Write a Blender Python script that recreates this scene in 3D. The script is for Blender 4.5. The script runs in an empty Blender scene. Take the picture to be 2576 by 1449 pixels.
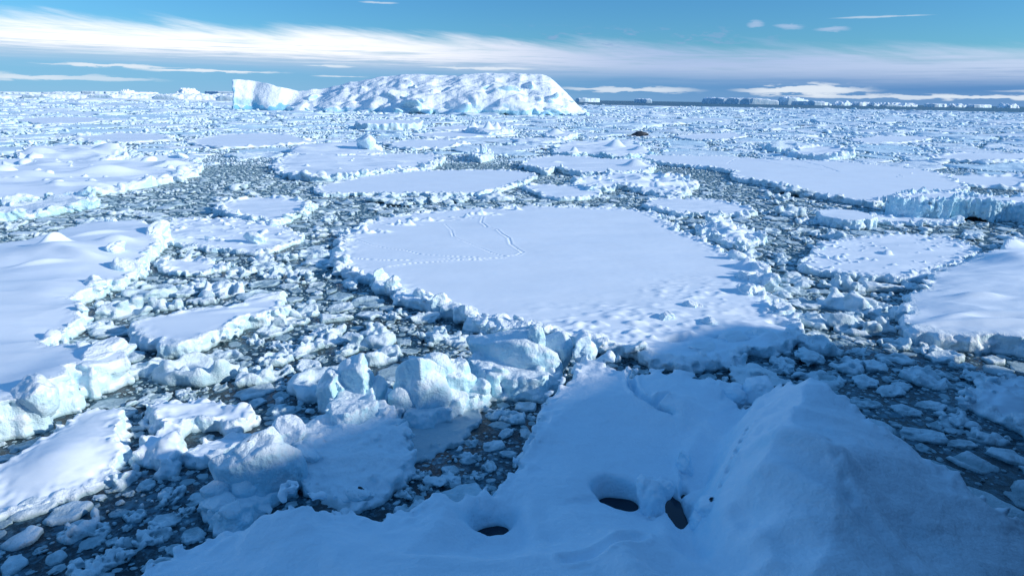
import bpy, math, random, time
import numpy as np
from mathutils import Matrix, Vector
T0 = time.time()
SC = bpy.context.scene
COL = SC.collection
# ------------------------------------------------------------------ camera
EYE = 10.0
FW = 2576.0                       # tracing frame width (pixels)
PITCH = math.radians(15.45)
ROLL = math.radians(0.84)
cam_d = bpy.data.cameras.new('camera'); cam = bpy.data.objects.new('camera', cam_d)
COL.objects.link(cam); SC.camera = cam
cam_d.sensor_width = 36.0; cam_d.lens = 24.0; cam_d.clip_start = 0.1; cam_d.clip_end = 80000
RM = (Matrix.Rotation(math.pi/2 - PITCH, 4, 'X') @ Matrix.Rotation(ROLL, 4, 'Z'))
cam.matrix_world = Matrix.Translation((0, 0, EYE)) @ RM
R3 = np.array(RM.to_3x3())
# ------------------------------------------------------------------ sun and sky
SUN_EL = math.radians(20.0)
SUN_AZ = math.radians(105.0)      # clockwise from the view direction (+Y)
sv = Vector((math.sin(SUN_AZ)*math.cos(SUN_EL), math.cos(SUN_AZ)*math.cos(SUN_EL), math.sin(SUN_EL)))
sl = bpy.data.lights.new('sun', 'SUN'); sl.energy = 4.2; sl.angle = math.radians(2.5); sl.color = (1.0, 0.985, 0.90)
sun = bpy.data.objects.new('sun', sl); COL.objects.link(sun)
sun.rotation_euler = sv.to_track_quat('Z', 'Y').to_euler()
SC.view_settings.view_transform = 'Standard'; SC.view_settings.look = 'None'
SC.view_settings.exposure = 0.0; SC.view_settings.gamma = 1.0

class NT:
    """small helper that writes node graphs"""
    def __init__(s, tree): s.t = tree; s.n = tree.nodes; s.l = tree.links
    def node(s, typ, **kw):
        nd = s.n.new(typ)
        for k, v in kw.items(): setattr(nd, k, v)
        return nd
    def put(s, sock, v):
        if hasattr(v, 'is_output'): s.l.new(v, sock)
        elif v is not None: sock.default_value = v
    def m(s, op, a, b=None, c=None, clamp=False):
        nd = s.node('ShaderNodeMath', operation=op); nd.use_clamp = clamp
        s.put(nd.inputs[0], a); s.put(nd.inputs[1], b); s.put(nd.inputs[2], c)
        return nd.outputs[0]
    def ss(s, x, a, b, lo=0.0, hi=1.0):
        nd = s.node('ShaderNodeMapRange', interpolation_type='SMOOTHSTEP'); nd.clamp = True
        s.put(nd.inputs[0], x); s.put(nd.inputs[1], a); s.put(nd.inputs[2], b); s.put(nd.inputs[3], lo); s.put(nd.inputs[4], hi)
        return nd.outputs[0]
    def mix(s, f, a, b, blend='MIX'):
        nd = s.node('ShaderNodeMix', data_type='RGBA', blend_type=blend)
        s.put(nd.inputs[0], f); s.put(nd.inputs[6], a); s.put(nd.inputs[7], b)
        return nd.outputs[2]
    def noise(s, vec, scale, detail=4, rough=0.55, dist=0.0):
        nd = s.node('ShaderNodeTexNoise')
        s.put(nd.inputs['Vector'], vec); nd.inputs['Scale'].default_value = scale
        nd.inputs['Detail'].default_value = detail; nd.inputs['Roughness'].default_value = rough
        nd.inputs['Distortion'].default_value = dist
        return nd.outputs['Fac']
    def comb(s, x, y, z):
        nd = s.node('ShaderNodeCombineXYZ'); s.put(nd.inputs[0], x); s.put(nd.inputs[1], y); s.put(nd.inputs[2], z)
        return nd.outputs[0]
    def sep(s, v):
        nd = s.node('ShaderNodeSeparateXYZ'); s.put(nd.inputs[0], v); return nd.outputs

def make_world():
    w = bpy.data.worlds.new('World'); SC.world = w; w.use_nodes = True
    g = NT(w.node_tree); g.n.clear()
    sky = g.node('ShaderNodeTexSky', sky_type='NISHITA'); sky.sun_disc = False
    sky.sun_elevation = SUN_EL; sky.sun_rotation = SUN_AZ
    sky.altitude = 0; sky.air_density = 1.0; sky.dust_density = 0.3; sky.ozone_density = 2.5
    hs = g.node('ShaderNodeHueSaturation'); hs.inputs['Saturation'].default_value = 1.1
    g.l.new(sky.outputs[0], hs.inputs['Color'])
    skyc = g.mix(1.0, hs.outputs[0], (0.47, 1.02, 1.50, 1), 'MULTIPLY')
    tc = g.node('ShaderNodeTexCoord'); d = g.sep(tc.outputs['Generated'])
    az = g.m('MULTIPLY', g.m('ARCTAN2', d[0], d[1]), 180/math.pi)        # degrees right of the view direction
    hor = g.m('SQRT', g.m('ADD', g.m('MULTIPLY', d[0], d[0]), g.m('MULTIPLY', d[1], d[1])))
    el = g.m('MULTIPLY', g.m('ARCTAN2', d[2], hor), 180/math.pi)
    # main stratus band: its upper edge feathered into slanting streaks
    slant = g.m('ADD', az, g.m('MULTIPLY', el, 4.5))
    v1 = g.comb(g.m('MULTIPLY', slant, 0.20), g.m('MULTIPLY', el, 0.55), 3.1)
    n1 = g.noise(v1, 1.0, 6, 0.6)
    v2 = g.comb(g.m('MULTIPLY', az, 0.09), g.m('MULTIPLY', el, 1.7), 7.7)
    n2 = g.noise(v2, 1.0, 7, 0.62)
    n1c = g.m('SUBTRACT', n1, 0.5); n2c = g.m('SUBTRACT', n2, 0.5)
    n8 = g.noise(g.comb(g.m('MULTIPLY', g.m('ADD', az, g.m('MULTIPLY', el, 2.0)), 0.16), g.m('MULTIPLY', el, 5.5), 9.1), 1.0, 8, 0.68, 0.4)
    top = g.m('ADD', g.ss(az, -30.0, 38.0, 5.3, 4.1), g.m('MULTIPLY', n1c, 2.3))
    bot = g.m('ADD', g.ss(az, -30.0, 38.0, 2.25, 1.6), g.m('MULTIPLY', n2c, 1.2))
    up = g.m('SUBTRACT', top, el); dn = g.m('SUBTRACT', el, bot)
    band = g.m('MULTIPLY', g.ss(up, -0.1, 1.3), g.ss(dn, -0.7, 0.9))
    band = g.m('MULTIPLY', band, g.ss(g.m('ADD', g.m('MULTIPLY', n2, .5), g.m('MULTIPLY', n8, .5)), 0.34, 0.54, 0.62, 1.0))
    white = g.mix(g.ss(az, -16.0, 14.0), (1.15, 1.14, 1.16, 1), (0.44, 0.56, 0.84, 1))
    white = g.mix(g.ss(az, 14.0, 38.0), white, (0.56, 0.68, 0.90, 1))
    shade = g.mix(g.ss(g.m('ADD', dn, g.m('ADD', g.m('MULTIPLY', n2c, 2.4), g.m('MULTIPLY', g.m('SUBTRACT', n8, .5), 2.6))), 0.0, 1.5), (0.50, 0.62, 0.84, 1), white)
    # the grey blue sky below the band
    low = g.ss(el, 3.4, 2.0)
    lowc = g.mix(g.ss(az, -36.0, 36.0), (0.23, 0.52, 0.79, 1), (0.095, 0.25, 0.57, 1))
    lowc = g.mix(g.ss(g.m('ADD', el, g.m('MULTIPLY', n2c, 2.0)), 1.6, -0.2, 0.0, 0.15), lowc, (0.42, 0.60, 0.85, 1))
    c = g.mix(g.m('MULTIPLY', low, 0.92), None, lowc); K = 0.090
    # g.mix output above needs the sky scaled to picture brightness first
    mixn = c.node; sc = g.mix(1.0, skyc, (K, K, K, 1), 'MULTIPLY'); g.l.new(sc, mixn.inputs[6])
    c = g.mix(g.m('MULTIPLY', band, 0.93), c, shade)
    # darker ragged wisps above the middle of the band
    v3 = g.comb(g.m('MULTIPLY', az, 0.55), g.m('MULTIPLY', el, 2.2), 1.3)
    n3 = g.noise(v3, 1.0, 6, 0.62, 0.3)
    wis = g.m('MULTIPLY', g.ss(n3, 0.53, 0.66), g.m('MULTIPLY', g.ss(az, -6.0, 3.0), g.ss(az, 25.0, 12.0)))
    wis = g.m('MULTIPLY', wis, g.m('MULTIPLY', g.ss(el, 3.9, 4.3), g.ss(el, 5.8, 4.9)))
    c = g.mix(g.m('MULTIPLY', wis, 0.7), c, (0.25, 0.42, 0.68, 1))
    # thin bright streaks and lens clouds under the band: azimuth, elevation, half width, half height, strength
    n5 = g.m('SUBTRACT', g.noise(g.comb(g.m('MULTIPLY', az, 0.22), g.m('MULTIPLY', el, .5), 5.5), 1.0, 3), 0.5)
    n6 = g.noise(g.comb(g.m('MULTIPLY', az, 0.45), g.m('MULTIPLY', el, 2.5), 2.2), 1.0, 4, 0.6)
    for (a0, e0, wa, we, st) in ((-29.5, 1.85, 4.2, .12, .9), (-23.0, 1.68, 5.0, .11, .95), (-37, .90, 5.0, .24, .5), (-32, .95, 5.5, .16, .6),
                                 (-14.5, 2.25, 1.9, .07, .8), (-2.8, 2.35, 4.2, .10, .85), (9.0, 0.85, 5.5, .20, .75), (22.0, 0.95, 4.8, .30, .9),
                                 (29, 0.55, 9.0, .16, .75), (36, 0.55, 6.0, .18, .6), (38, 0.95, 4.0, .08, .5), (-10.6, 6.95, 1.4, .06, .5), (26.5, 5.9, 3.0, .06, .45),
                                 (-13.8, 1.5, 2.0, .06, .7), (30.0, 8.5, 5.0, .10, .4)):
        dx = g.m('DIVIDE', g.m('SUBTRACT', az, a0), wa)
        wob = g.m('ADD', g.m('SUBTRACT', el, e0), g.m('MULTIPLY', g.m('ADD', n5, g.m('MULTIPLY', g.m('SUBTRACT', n8, .5), .8)), we*2.0))
        dy = g.m('DIVIDE', wob, g.m('MULTIPLY', g.ss(n6, .32, .68, .25, 1.7), we))
        r = g.m('ADD', g.m('MULTIPLY', dx, dx), g.m('MULTIPLY', dy, dy))
        c = g.mix(g.ss(r, 1.5, 0.15, 0.0, st), c, (0.80, 0.88, 0.97, 1))
    for (a0, e0, wa, we) in ((18.2, 5.75, .55, .26), (20.5, 5.55, .9, .22), (23.5, 5.25, 1.0, .18)):
        dx = g.m('DIVIDE', g.m('SUBTRACT', az, a0), wa); dy = g.m('DIVIDE', g.m('ADD', g.m('SUBTRACT', el, e0), g.m('MULTIPLY', g.m('SUBTRACT', n3, .35), .9)), we)
        r = g.m('ADD', g.m('MULTIPLY', dx, dx), g.m('MULTIPLY', dy, dy))
        c = g.mix(g.ss(g.m('ADD', r, g.m('MULTIPLY', n8, 1.4)), 2.6, 0.4, 0.0, 0.62), c, (0.50, 0.62, 0.86, 1))
    # high blue cover added to the unseen sky to brighten shaded snow
    n7 = g.noise(tc.outputs['Generated'], 2.2, 5, 0.6, 0.5)
    sky_fill = g.m('MULTIPLY', g.ss(el, 11.0, 24.0), g.ss(n7, 0.30, 0.62, 0.2, 0.65))
    c = g.mix(sky_fill, c, (0.11, 0.365, 0.80, 1))
    bg = g.node('ShaderNodeBackground'); out = g.node('ShaderNodeOutputWorld')
    c10 = g.mix(1.0, c, (10, 10, 10, 1), 'MULTIPLY')     # back to the sky's own units, shown at strength 0.1
    g.l.new(c10, bg.inputs['Color']); bg.inputs['Strength'].default_value = 0.10
    g.l.new(bg.outputs[0], out.inputs[0])
make_world()

# ------------------------------------------------------------------ pixels to points
def ray(px, py):
    v = np.array([(px - FW/2)/FW, -(py - 724.5)/FW, -24.0/36.0])
    return R3 @ v
def P(px, py, z=0.0):
    d = ray(px, py); t = (z - EYE)/d[2]
    return np.array([d[0]*t, d[1]*t])
def PZ(px, py, Y):
    """x and z of a pixel on the vertical plane y = Y"""
    d = ray(px, py); t = Y/d[1]
    return np.array([d[0]*t, EYE + d[2]*t])

# ------------------------------------------------------------------ noise
def _axis(n, o, c, s):
    u = (o + c*np.arange(n))/s
    i0 = np.floor(u).astype(int); f = u - i0; base = i0.min() - 1
    m = i0.max() + 3 - base
    W = np.zeros((n, m), np.float32); r = np.arange(n); k = i0 - base
    W[r, k-1] = (1-f)**3/6; W[r, k] = (3*f**3 - 6*f**2 + 4)/6
    W[r, k+1] = (-3*f**3 + 3*f**2 + 3*f + 1)/6; W[r, k+2] = f**3/6
    return W
def gnoise(shape, org, cell, scale, seed):
    """smooth noise of unit deviation on a regular grid (2 or 3 axes); scale may be per axis"""
    if np.isscalar(scale): scale = (scale,)*len(shape)
    rng = np.random.default_rng(seed)
    Ws = [_axis(n, o, cell, s) for n, o, s in zip(shape, org, scale)]
    L = rng.standard_normal([w.shape[1] for w in Ws]).astype(np.float32)
    k = 1.44**len(shape)
    for ax, w in enumerate(Ws):
        L = np.moveaxis(np.tensordot(w, L, (1, ax)), 0, ax)
    return L*k
def gfbm(shape, org, cell, scale, seed, octv=3, gain=0.5):
    out = 0; a = 1.0
    for o in range(octv):
        s = scale*0.5**o if np.isscalar(scale) else tuple(x*0.5**o for x in scale)
        if min(np.atleast_1d(s)) < cell*1.2 and o > 0: break
        out = out + a*gnoise(shape, org, cell, s, seed + 17*o); a *= gain
    return out
_tab = np.random.default_rng(5).random((256, 256)).astype(np.float32)
def pn2(x, y):
    xi = np.floor(x).astype(int); yi = np.floor(y).astype(int); fx = x - xi; fy = y - yi
    fx = fx*fx*(3 - 2*fx); fy = fy*fy*(3 - 2*fy); a = xi & 255; b = yi & 255; a1 = (xi+1) & 255; b1 = (yi+1) & 255
    return ((_tab[a, b]*(1-fx) + _tab[a1, b]*fx)*(1-fy) + (_tab[a, b1]*(1-fx) + _tab[a1, b1]*fx)*fy)*2 - 1

def scallop(x, y, s, seed, tilt=.5, ax=1.0):
    """wind scoops that meet in sharp crests (unit spacing s)"""
    u = x/(s*ax); v = y/s; iu = np.floor(u).astype(int); iv = np.floor(v).astype(int); out = np.full(x.shape, 9.0)
    for a in range(-2, 3):
        for b in range(-2, 3):
            ci = (iu + a + seed*13) & 255; cj = (iv + b + seed*29) & 255
            du = u - (iu + a + .15 + .7*_tab[ci, cj]); dv = v - (iv + b + .15 + .7*_tab[cj, ci]); k = (ci*7 + cj*3) & 255
            out = np.minimum(out, .55*(du*du + dv*dv) + tilt*((_tab[k, ci]-.5)*du + (_tab[cj, k]-.5)*dv) + .5*_tab[(k+91) & 255, cj])
    return out - .42
# ------------------------------------------------------------------ surface extraction
def surface_nets(F, org, cell):
    S = F < 0; nx, ny, nz = F.shape
    cnt = np.zeros((nx-1, ny-1, nz-1), np.uint8)
    offs = [(i, j, k) for i in (0, 1) for j in (0, 1) for k in (0, 1)]
    for i, j, k in offs: cnt += S[i:nx-1+i, j:ny-1+j, k:nz-1+k]
    A = np.argwhere((cnt > 0) & (cnt < 8)); n = len(A)
    idx = np.full(cnt.shape, -1, np.int32); idx[A[:, 0], A[:, 1], A[:, 2]] = np.arange(n)
    V = {o: F[A[:, 0]+o[0], A[:, 1]+o[1], A[:, 2]+o[2]] for o in offs}
    acc = np.zeros((n, 3)); num = np.zeros(n)
    for o in offs:
        for ax in range(3):
            if o[ax]: continue
            q = list(o); q[ax] = 1; q = tuple(q); a, b = V[o], V[q]
            cr = (a < 0) != (b < 0); t = np.where(cr, a/np.where(cr, a - b, 1), 0)
            for c in range(3): acc[:, c] += cr*((t if c == ax else 0) + o[c])
            num += cr
    co = (A + acc/num[:, None])*cell + np.array(org)
    faces = []
    for ax in range(3):
        b, c = (ax+1) % 3, (ax+2) % 3
        s0 = np.moveaxis(S, (ax, b, c), (0, 1, 2)); I = np.moveaxis(idx, (ax, b, c), (0, 1, 2))
        x = s0[:-1, 1:-1, 1:-1] != s0[1:, 1:-1, 1:-1]
        E = np.argwhere(x); i, j, k = E[:, 0], E[:, 1]+1, E[:, 2]+1
        q = np.stack([I[i, j-1, k-1], I[i, j, k-1], I[i, j, k], I[i, j-1, k]], 1)
        fl = ~s0[i, j, k]
        q[fl] = q[fl][:, ::-1]
        faces.append(q)
    return co, np.concatenate(faces)
def vnormals(co, q):
    n = np.cross(co[q[:, 2]] - co[q[:, 0]], co[q[:, 3]] - co[q[:, 1]])
    vn = np.zeros_like(co)
    for k in range(4):
        for c in range(3): vn[:, c] += np.bincount(q[:, k], n[:, c], len(co))
    return vn/(np.linalg.norm(vn, axis=1)[:, None] + 1e-12)
def mesh(name, co, q, mat, normals=None):
    me = bpy.data.meshes.new(name)
    me.vertices.add(len(co)); me.vertices.foreach_set('co', np.ascontiguousarray(co, np.float32).ravel())
    k = q.shape[1]; me.loops.add(q.size); me.loops.foreach_set('vertex_index', np.ascontiguousarray(q, np.int32).ravel())
    me.polygons.add(len(q)); me.polygons.foreach_set('loop_start', np.arange(len(q), dtype=np.int32)*k)
    me.update(calc_edges=True); me.shade_smooth()
    if normals is not None: me.normals_split_custom_set_from_vertices(normals.astype(np.float32))
    me.materials.append(mat)
    return me
def obj(name, me, parent=None, loc=None):
    o = bpy.data.objects.new(name, me); COL.objects.link(o)
    if parent is not None: o.parent = parent
    if loc is not None: o.location = loc
    return o
def tag(o, label=None, cat=None, group=None, kind=None):
    if label: o['label'] = label
    if cat: o['category'] = cat
    if group: o['group'] = group
    if kind: o['kind'] = kind
    elif cat: o['kind'] = 'thing'
    return o
def submesh(name, co, q, sel, mat, vn, off):
    f = q[sel]
    if len(f) == 0: return None
    u, inv = np.unique(f, return_inverse=True)
    return mesh(name, co[u] - off, inv.reshape(f.shape), mat, vn[u])

# ------------------------------------------------------------------ materials
def ice_material(name, snow, ice, steep=(0.35, 0.75), bump=0.25, bscale=6.0, patch=0.25, wet=True, rough=0.62, streak=False, bdist=0.06, patch_scale=0.6, tint=0.0):
    m = bpy.data.materials.new(name); m.use_nodes = True; g = NT(m.node_tree); g.n.clear()
    geo = g.node('ShaderNodeNewGeometry'); pos = geo.outputs['Position']; nz = g.sep(geo.outputs['Normal'])[2]; z = g.sep(pos)[2]
    n1 = g.noise(pos, patch_scale, 5, 0.6); n2 = g.noise(pos, 3.1*patch_scale, 4, 0.6)
    sl = g.m('ADD', nz, g.m('MULTIPLY', g.m('SUBTRACT', n1, 0.5), 0.9))
    f = g.ss(sl, steep[0], steep[1], 1.0, 0.0)
    f = g.m('MULTIPLY', f, g.ss(n2, 0.25, 0.6, 0.35, 1.0))
    f = g.m('MAXIMUM', f, g.ss(n1, 0.60, 0.72, 0.0, patch))
    col = g.mix(f, snow, ice)
    col = g.mix(g.ss(g.noise(pos, 0.35, 3), 0.35, 0.7, 0.0, 0.22), col, tuple(0.86*c for c in snow[:3]) + (1,))
    if tint:
        rnd = g.node('ShaderNodeVertexColor'); rnd.layer_name = 'shade'
        col = g.mix(g.m('MULTIPLY', rnd.outputs[0], tint), col, ice)
    if wet:
        wl = g.m('ADD', z, g.m('MULTIPLY', g.m('SUBTRACT', n2, 0.5), 0.16))
        col = g.mix(g.ss(wl, 0.13, 0.0, 0.0, 0.75), col, (0.20, 0.32, 0.36, 1))
    bs = g.node('ShaderNodeBsdfPrincipled'); g.l.new(col, bs.inputs['Base Color'])
    bs.inputs['Roughness'].default_value = rough; bs.inputs['Specular IOR Level'].default_value = 0.3
    bm = g.node('ShaderNodeBump'); bm.inputs['Strength'].default_value = bump; bm.inputs['Distance'].default_value = bdist
    if streak:      # wind packed snow: ripples drawn out along the wind
        mp = g.node('ShaderNodeMapping'); mp.inputs['Scale'].default_value = (0.35, 1.3, 1.0); mp.inputs['Rotation'].default_value = (0, 0, 0.35)
        g.l.new(pos, mp.inputs['Vector']); v = mp.outputs[0]
    else: v = pos
    h = g.m('ADD', g.noise(v, bscale, 8, 0.68), g.m('MULTIPLY', g.noise(v, bscale*0.25, 4, 0.6), 1.6))
    g.l.new(h, bm.inputs['Height']); g.l.new(bm.outputs[0], bs.inputs['Normal'])
    o = g.node('ShaderNodeOutputMaterial'); g.l.new(bs.outputs[0], o.inputs[0])
    return m
SNOW = (0.86, 0.90, 0.96, 1); ICE = (0.56, 0.78, 0.88, 1); BLUE = (0.28, 0.62, 0.82, 1)
M_SNOW = ice_material('wind_packed_snow', SNOW, (0.70, 0.86, 0.95, 1), (0.25, 0.7), 0.5, 6.0, 0.12, True, 0.7, True, 0.012)
M_EDGE = ice_material('floe_edge_ice', (0.86, 0.91, 0.96, 1), ICE, (0.2, 0.62), 0.85, 9.0, 0.2, True, 0.6, False, 0.06)
M_BLUE = ice_material('blue_glacier_ice', (0.82, 0.90, 0.96, 1), (0.46, 0.76, 0.89, 1), (0.2, 0.75), 0.9, 7.0, 0.6, True, 0.45, False, 0.08)
M_BERG = ice_material('iceberg_ice', (0.90, 0.92, 0.95, 1), (0.48, 0.76, 0.88, 1), (0.12, 0.45), 0.5, 0.35, 0.30, False, 0.65, False, 1.2, 0.05)
M_FAR = ice_material('far_ice', (0.88, 0.91, 0.95, 1), (0.55, 0.76, 0.88, 1), (0.1, 0.4), 0.4, 0.05, 0.15, False, 0.65, False, 3.0, 0.01)
M_CHUNK = ice_material('brash_chunk_ice', (0.82, 0.88, 0.92, 1), (0.42, 0.60, 0.68, 1), (0.2, 0.7), 0.8, 13.0, 0.2, True, 0.6, False, 0.05, 1.1, 0.55)
M_FORE = ice_material('shaded_snow_crust', SNOW, (0.62, 0.82, 0.93, 1), (0.3, 0.85), 0.6, 4.0, 0.3, True, 0.7, False, 0.07)
M_PACK = ice_material('pack_chunk_ice', (0.87, 0.91, 0.96, 1), ICE, (0.2, 0.65), 0.4, 1.2, 0.15, False, 0.6, False, 0.3, 0.12, 0.8)
M_GREY = ice_material('wet_grey_ice', (0.42, 0.52, 0.57, 1), (0.24, 0.36, 0.40, 1), (0.2, 0.7), 0.4, 6.0, 0.9, False, 0.35)

def water_material():
    m = bpy.data.materials.new('slushy_sea_water'); m.use_nodes = True; g = NT(m.node_tree); g.n.clear()
    geo = g.node('ShaderNodeNewGeometry'); pos = geo.outputs['Position']
    big = g.noise(pos, 0.22, 4, 0.6); med = g.noise(pos, 1.6, 6, 0.65, 0.6); fine = g.noise(pos, 7.0, 6, 0.7, 0.4)
    vor = g.node('ShaderNodeTexVoronoi', feature='DISTANCE_TO_EDGE'); vor.inputs['Scale'].default_value = 2.6
    mixv = g.node('ShaderNodeMix', data_type='VECTOR'); mixv.inputs[0].default_value = 0.25
    nv = g.node('ShaderNodeTexNoise'); nv.inputs['Scale'].default_value = 2.0; g.l.new(pos, nv.inputs['Vector'])
    g.l.new(pos, mixv.inputs[4]); g.l.new(nv.outputs['Color'], mixv.inputs[5]); g.l.new(mixv.outputs[1], vor.inputs['Vector'])
    cell = g.ss(vor.outputs['Distance'], 0.05, 0.22)
    s = g.m('ADD', g.m('MULTIPLY', med, 0.9), g.m('ADD', g.m('MULTIPLY', fine, 0.7), g.m('MULTIPLY', big, 0.5)))
    mush = g.ss(g.m('ADD', s, g.m('MULTIPLY', cell, 0.12)), 0.98, 1.45)
    col = g.mix(mush, (0.003, 0.018, 0.028, 1), (0.13, 0.26, 0.33, 1))
    col = g.mix(g.ss(fine, 0.58, 0.76, 0.0, 0.55), col, (0.48, 0.58, 0.64, 1))
    px = g.sep(pos)
    dist = g.m('SQRT', g.m('ADD', g.m('MULTIPLY', px[0], px[0]), g.m('MULTIPLY', px[1], px[1])))
    open_sea = g.ss(dist, 1350.0, 1700.0)                 # beyond the pack the sea is open and clear
    col = g.mix(open_sea, col, (0.006, 0.030, 0.075, 1))
    bs = g.node('ShaderNodeBsdfPrincipled'); g.l.new(col, bs.inputs['Base Color'])
    g.l.new(g.m('ADD', g.m('MULTIPLY', mush, 0.3), 0.22), bs.inputs['Roughness']); bs.inputs['Specular IOR Level'].default_value = 0.22
    bm = g.node('ShaderNodeBump'); bm.inputs['Strength'].default_value = 0.35; bm.inputs['Distance'].default_value = 0.05
    g.l.new(g.m('ADD', s, g.m('MULTIPLY', cell, 0.2)), bm.inputs['Height']); g.l.new(bm.outputs[0], bs.inputs['Normal'])
    o = g.node('ShaderNodeOutputMaterial'); g.l.new(bs.outputs[0], o.inputs[0])
    return m
M_WATER = water_material()
def plain(name, col, rough=0.5, noise=0.0, scale=3.0):
    m = bpy.data.materials.new(name); m.use_nodes = True; g = NT(m.node_tree); bs = g.n['Principled BSDF']
    bs.inputs['Roughness'].default_value = rough
    tc = g.node('ShaderNodeTexCoord')
    c = g.mix(g.ss(g.noise(tc.outputs['Object'], scale, 5), 0.35, 0.7, 0.0, noise), col, tuple(min(1, 1.8*x + .02) for x in col[:3]) + (1,))
    g.l.new(c, bs.inputs['Base Color'])
    return m

M_POOL = plain('still_pool_water', (0.008, 0.020, 0.036, 1), .06, .1, 1.5)
M_POOL.node_tree.nodes['Principled BSDF'].inputs['Specular IOR Level'].default_value = 0.25
# ------------------------------------------------------------------ the sea
def sea():
    r = [0]+[30000*(i/40)**3 for i in range(1, 41)]; n = 64
    co = [(0, 0, 0)]; q = []
    for rr in r[1:]:
        for k in range(n): a = 2*math.pi*k/n; co.append((rr*math.cos(a), rr*math.sin(a), 0))
    tri = []
    for i in range(1, 40):
        for k in range(n):
            a = 1+(i-1)*n+k; b = 1+(i-1)*n+(k+1) % n; q.append((a, a+n, b+n, b))
    for k in range(n): q.append((0, 1+k, 1+(k+1) % n, 0))
    me = bpy.data.meshes.new('water'); me.from_pydata(co, [], [f if f[3] else f[:3] for f in q]); me.materials.append(M_WATER)
    tag(obj('water', me), 'dark teal sea water with grey slush between the ice', None, None, 'structure')
sea()

# ------------------------------------------------------------------ floes
OUT = []          # ground outlines kept clear of loose chunks
NAMED = []        # (short name, outline) for the labels of the loose chunks
def seg_dist(x, y, poly):
    """signed distance to a polygon, negative inside"""
    d2 = np.full(x.shape, 1e18, np.float32); ins = np.zeros(x.shape, bool)
    n = len(poly)
    for i in range(n):
        ax, ay = poly[i]; bx, by = poly[(i+1) % n]; ex, ey = bx-ax, by-ay; L = ex*ex+ey*ey + 1e-12
        t = np.clip(((x-ax)*ex + (y-ay)*ey)/L, 0, 1)
        d2 = np.minimum(d2, (x-ax-t*ex)**2 + (y-ay-t*ey)**2)
        if ay != by:
            c = ((ay > y) != (by > y)) & (x < ex*(y-ay)/(by-ay) + ax); ins ^= c
    d = np.sqrt(d2); return np.where(ins, -d, d)
def in_poly(x, y, poly):
    ins = np.zeros(x.shape, bool); n = len(poly)
    for i in range(n):
        ax, ay = poly[i]; bx, by = poly[(i+1) % n]
        if ay != by: ins ^= ((ay > y) != (by > y)) & (x < (bx-ax)*(y-ay)/(by-ay) + ax)
    return ins
def smooth_poly(p, k=3):
    p = np.array(p, float); n = len(p); out = []
    for i in range(n):
        p0, p1, p2, p3 = p[i-1], p[i], p[(i+1) % n], p[(i+2) % n]
        for s in range(k):
            t = s/k
            out.append(0.5*(2*p1 + (p2-p0)*t + (2*p0-5*p1+4*p2-p3)*t*t*0.8 + (3*p1-p0-3*p2+p3)*t**3*0.8) if False else
                       (1-t)*p1 + t*p2 + 0.25*((p1-p0)-(p2-p1) + ((p2-p1)-(p3-p2)))*t*(1-t)*0.5)
    return np.array(out)
def smax(a, b, k):
    h = np.clip(0.5 + 0.5*(a-b)/k, 0, 1)
    return b + (a-b)*h + k*h*(1-h)
def stamp(F, org, cell, c, r, rng, kind):
    """union one frozen-on lump (rounded or faceted) into the field"""
    R = max(r)*1.25
    lo = [max(0, int((c[i]-R-org[i])/cell)) for i in range(3)]; hi = [min(F.shape[i], int((c[i]+R-org[i])/cell)+2) for i in range(3)]
    if any(h - l < 2 for l, h in zip(lo, hi)): return
    g = np.meshgrid(*[org[i]+cell*np.arange(lo[i], hi[i]) - c[i] for i in range(3)], indexing='ij', sparse=True)
    a = rng.uniform(0, 6.28); x = g[0]*math.cos(a) + g[1]*math.sin(a); y = -g[0]*math.sin(a) + g[1]*math.cos(a); z = g[2]
    tx, ty = rng.uniform(-.45, .45, 2); z = z + tx*x + ty*y
    if kind == 'round':
        f = (np.sqrt((x/r[0])**2 + (y/r[1])**2 + (z/r[2])**2) - 1)*min(r)
    else:
        f = -1e9
        for k in range(9):
            n = rng.normal(size=3); n /= np.linalg.norm(n)
            f = np.maximum(f, (n[0]*x/r[0] + n[1]*y/r[1] + n[2]*z/r[2] - rng.uniform(.55, .9))*min(r))
        f = np.maximum(f, (np.sqrt((x/r[0])**2 + (y/r[1])**2 + (z/r[2])**2) - 1.1)*min(r))
    s = tuple(slice(l, h) for l, h in zip(lo, hi)); F[s] = np.minimum(F[s], f)
SEED = [100]
def lump_proto(kind, seed, n=44):
    rng = np.random.default_rng(seed); c = 3.0/n; org = (-1.5, -1.5, -1.5); F = np.full((n+1,)*3, 9.0)
    if kind == 'round':
        for i in range(5):
            p = rng.normal(size=3)*.28; r = rng.uniform(.55, .85); stamp(F, org, c, tuple(p), (r, r, r), rng, 'round')
    else:
        stamp(F, org, c, (0, 0, 0), (1.25, 1.15, 1.2), rng, 'facet'); p = rng.uniform(-.35, .35, 3); stamp(F, org, c, tuple(p), (.9, .9, .9), rng, 'facet')
        p = rng.uniform(-.45, .45, 3); stamp(F, org, c, tuple(p), (.8, .8, .8), rng, 'facet')
    F = F + .022*gfbm(F.shape, org, c, .4, seed+1, 3, .65) - (.05 if kind == 'round' else .02)*(np.abs(gfbm(F.shape, org, c, .34, seed+2, 2, .5)) - .6)
    return surface_nets(F, org, c)
LUMP = {k: [lump_proto(k, 60+i) for i in range(7)] for k in ('round', 'facet')}
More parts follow.
